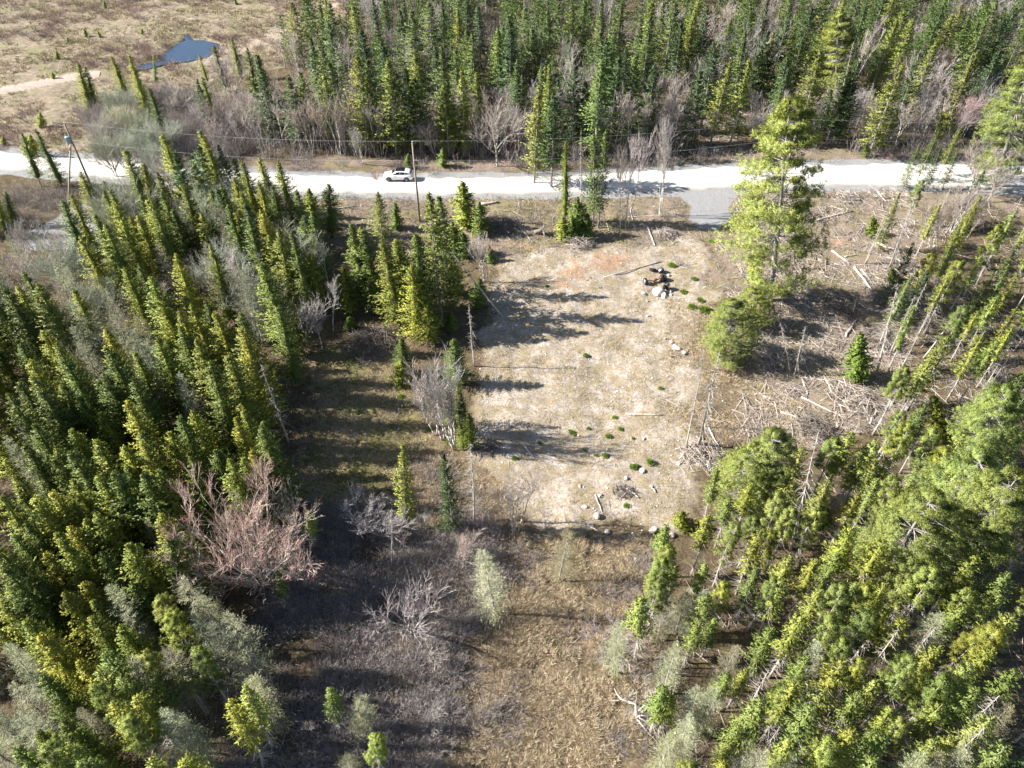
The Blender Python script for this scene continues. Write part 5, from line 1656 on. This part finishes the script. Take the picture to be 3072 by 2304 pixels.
mb.tube([(0, -.13, 0), (0, -.10, 0), (0, .02, 0), (0, .10, 0), (0, .13, 0)], [.28, .285, .20, .285, .28], 20)
mb.tube([(0, -.16, 0), (0, .16, 0)], [.09, .09], 12)
RIM = mb.data("rim", [M['steel']])
w0, w1 = np.array(P(*Z2(490, 1090))), np.array(P(*Z2(1230, 960)))
root = thing("truck_axle", "rusty dumped truck axle with black wheels at both ends on the clearing bank", "axle", (*((w0 + w1) / 2), hz(*((w0 + w1) / 2))), math.atan2(*(w1 - w0)[::-1]))
half = np.hypot(*(w1 - w0)) / 2
mb = MB()
mb.tube([(-half, 0, .45), (-half * .3, 0, .45), (-half * .15, 0, .45), (0, 0, .45), (half * .2, 0, .45), (half * .35, 0, .45), (half, 0, .45)], [.08, .09, .22, .27, .22, .09, .08], 12)
mb.box((-half * .55, 0.1, .58), (.12, 1.2, .10)); mb.box((half * .5, 0.1, .58), (.12, 1.2, .10))
link("axle_beam", mb.data("axle_beam", [M['rust']]), root)
for xo in (-half, half - .18, half + .17):
    w = thing("wheel", None, None, (xo, 0, .46), R(90))
    w.parent = root
    link("tyre", TY, w); link("rim", RIM, w)
def tyre(px, py, label, rot, z=0.45, rim=False):
    x_, y_ = P(px, py)
    root = thing("dumped_tyre", label, "tyre", (x_, y_, hz(x_, y_) + z), 0, "tyres dumped with the axle")
    root.rotation_euler = rot
    link("tyre", TY, root)
    if rim: link("rim", RIM, root)
tyre(*Z2(1400, 1330), "black truck wheel with a grey rim facing out, nearest the white boulders", (R(8), 0, R(62)), .46, True)
tyre(*Z2(1250, 1380), "black tyre pressed behind the wheel with the grey rim", (R(6), 0, R(62)), .46)
tyre(*Z2(800, 570), "black tyre lying tilted at the top left of the dumped heap", (R(68), R(15), R(20)), .24)
tyre(*Z2(1120, 600), "scuffed dark tyre lying at the top right of the dumped heap", (R(60), R(-12), R(70)), .28, True)
tyre(*Z2(1150, 960), "black tyre standing behind the right end of the axle", (R(14), 0, R(80)), .45)

# ------------------------------------------------------------------ labels that single out
ZONE = {'left': 'in the dense left wood', 'rightw': 'in the right-hand pine wood', 'top': 'in the forest beyond the road', 'verge': 'on the verge by the road', 'strip': 'in the tree strip beside the clearing',
        'brush': 'in the grey brush below the meadow', 'clearing': 'in the open clearing', 'slash': 'among the cut slash', 'marsh': 'on the open marsh', 'ground': ''}
NOUN = {'lichen_tree': 'lichen-grey bushy tree', 'spruce_tree': 'spruce', 'ragged_spruce_tree': 'fir', 'young_spruce_tree': 'young spruce', 'pine_tree': 'pine', 'white_pine_tree': 'tiered pine', 'larch_tree': 'feathery larch', 'bare_maple_tree': 'spreading leafless tree',
        'red_maple_tree': 'red-budded leafless maple', 'bare_birch_tree': 'slender leafless tree', 'dead_spruce_tree': 'bare dead conifer', 'fallen_log': 'fallen log', 'boulder': 'boulder', 'evergreen_shrub': 'evergreen shrub'}
LAND = [("the white car", P(1196, 547)), ("the transformer pole", pA), ("the pole by the car", pB), ("the dumped axle", tuple((w0 + w1) / 2)), ("the thick bleached snag", (T_SNAG['x'], T_SNAG['y'])),
        ("the tallest pine", (T_PINE['x'], T_PINE['y'])), ("the big red-tipped maple", (T_RED['x'], T_RED['y'])), ("the pond", tuple(POND.mean(0))), ("the grey gravel pad", tuple(PAD.mean(0))),
        ("the gravel driveway mouth", tuple(DRIVE.mean(0))), ("the white fallen dead tree", P(*zpx('O', 1130, 1260))), ("the uprooted stump", P(*zpx('G', 335, 390))), ("the large dark brush heap", P(*zpx('F', 1010, 1300))),
        ("the bleached pole heap", P(*zpx('L', 780, 220))), ("the white round boulder", P(*zpx('K', 70, 460))), ("the reddish road shrub", P(*zpx('B', 1040, 1490))), ("the bottom left corner of the view", P(40, 2250)),
        ("the bottom right corner of the view", P(3030, 2250)), ("the top right corner of the view", P(3030, 40)), ("the left edge at mid height", P(20, 1150)), ("the right edge at mid height", P(3050, 1150)),
        ("the top edge above the car", P(1200, 20)), ("the middle of the bottom edge", P(1536, 2280)), ("the sandy track's left end", P(20, 270)), ("the shaded meadow", tuple(MEADOW.mean(0)))]
RANK = ["nearest to", "second nearest to", "third nearest to"]
items = [t_ for t_ in TREES] + LABELLED
bykind = {}
for t_ in items:
    bykind.setdefault((t_['kind'], t_['tone']), []).append(t_)
for (kind, tone), lst in bykind.items():
    opts = []
    for nm_, (lx, ly) in LAND:
        srt = sorted(lst, key=lambda t_: (t_['x'] - lx) ** 2 + (t_['y'] - ly) ** 2)
        for rk, t_ in enumerate(srt[:3]):
            opts.append((rk, math.hypot(t_['x'] - lx, t_['y'] - ly), nm_, t_))
    opts.sort(key=lambda o_: (o_[0], o_[1]))
    word = (tone + " " + NOUN[kind]).strip()
    for rk, dist, nm_, t_ in opts:
        if t_.get('label') or dist > 60: continue
        t_['label'] = f"{word} {RANK[rk]} {nm_}"
    for t_ in lst:
        if not t_.get('label'):
            z_ = ZONE[t_['zone']]
            t_['label'] = f"{word} like its neighbours {z_ or 'on the cleared ground'}"
            t_['group'] = f"{tone} {NOUN[kind]}s {z_ or 'on the cleared ground'}"
for t_ in items:
    o = t_['o']
    o["label"] = t_['label']
    z_ = ZONE[t_['zone']]
    o["group"] = t_.get('group') or f"{NOUN[t_['kind']]}s {z_ or 'on the cleared ground'}"
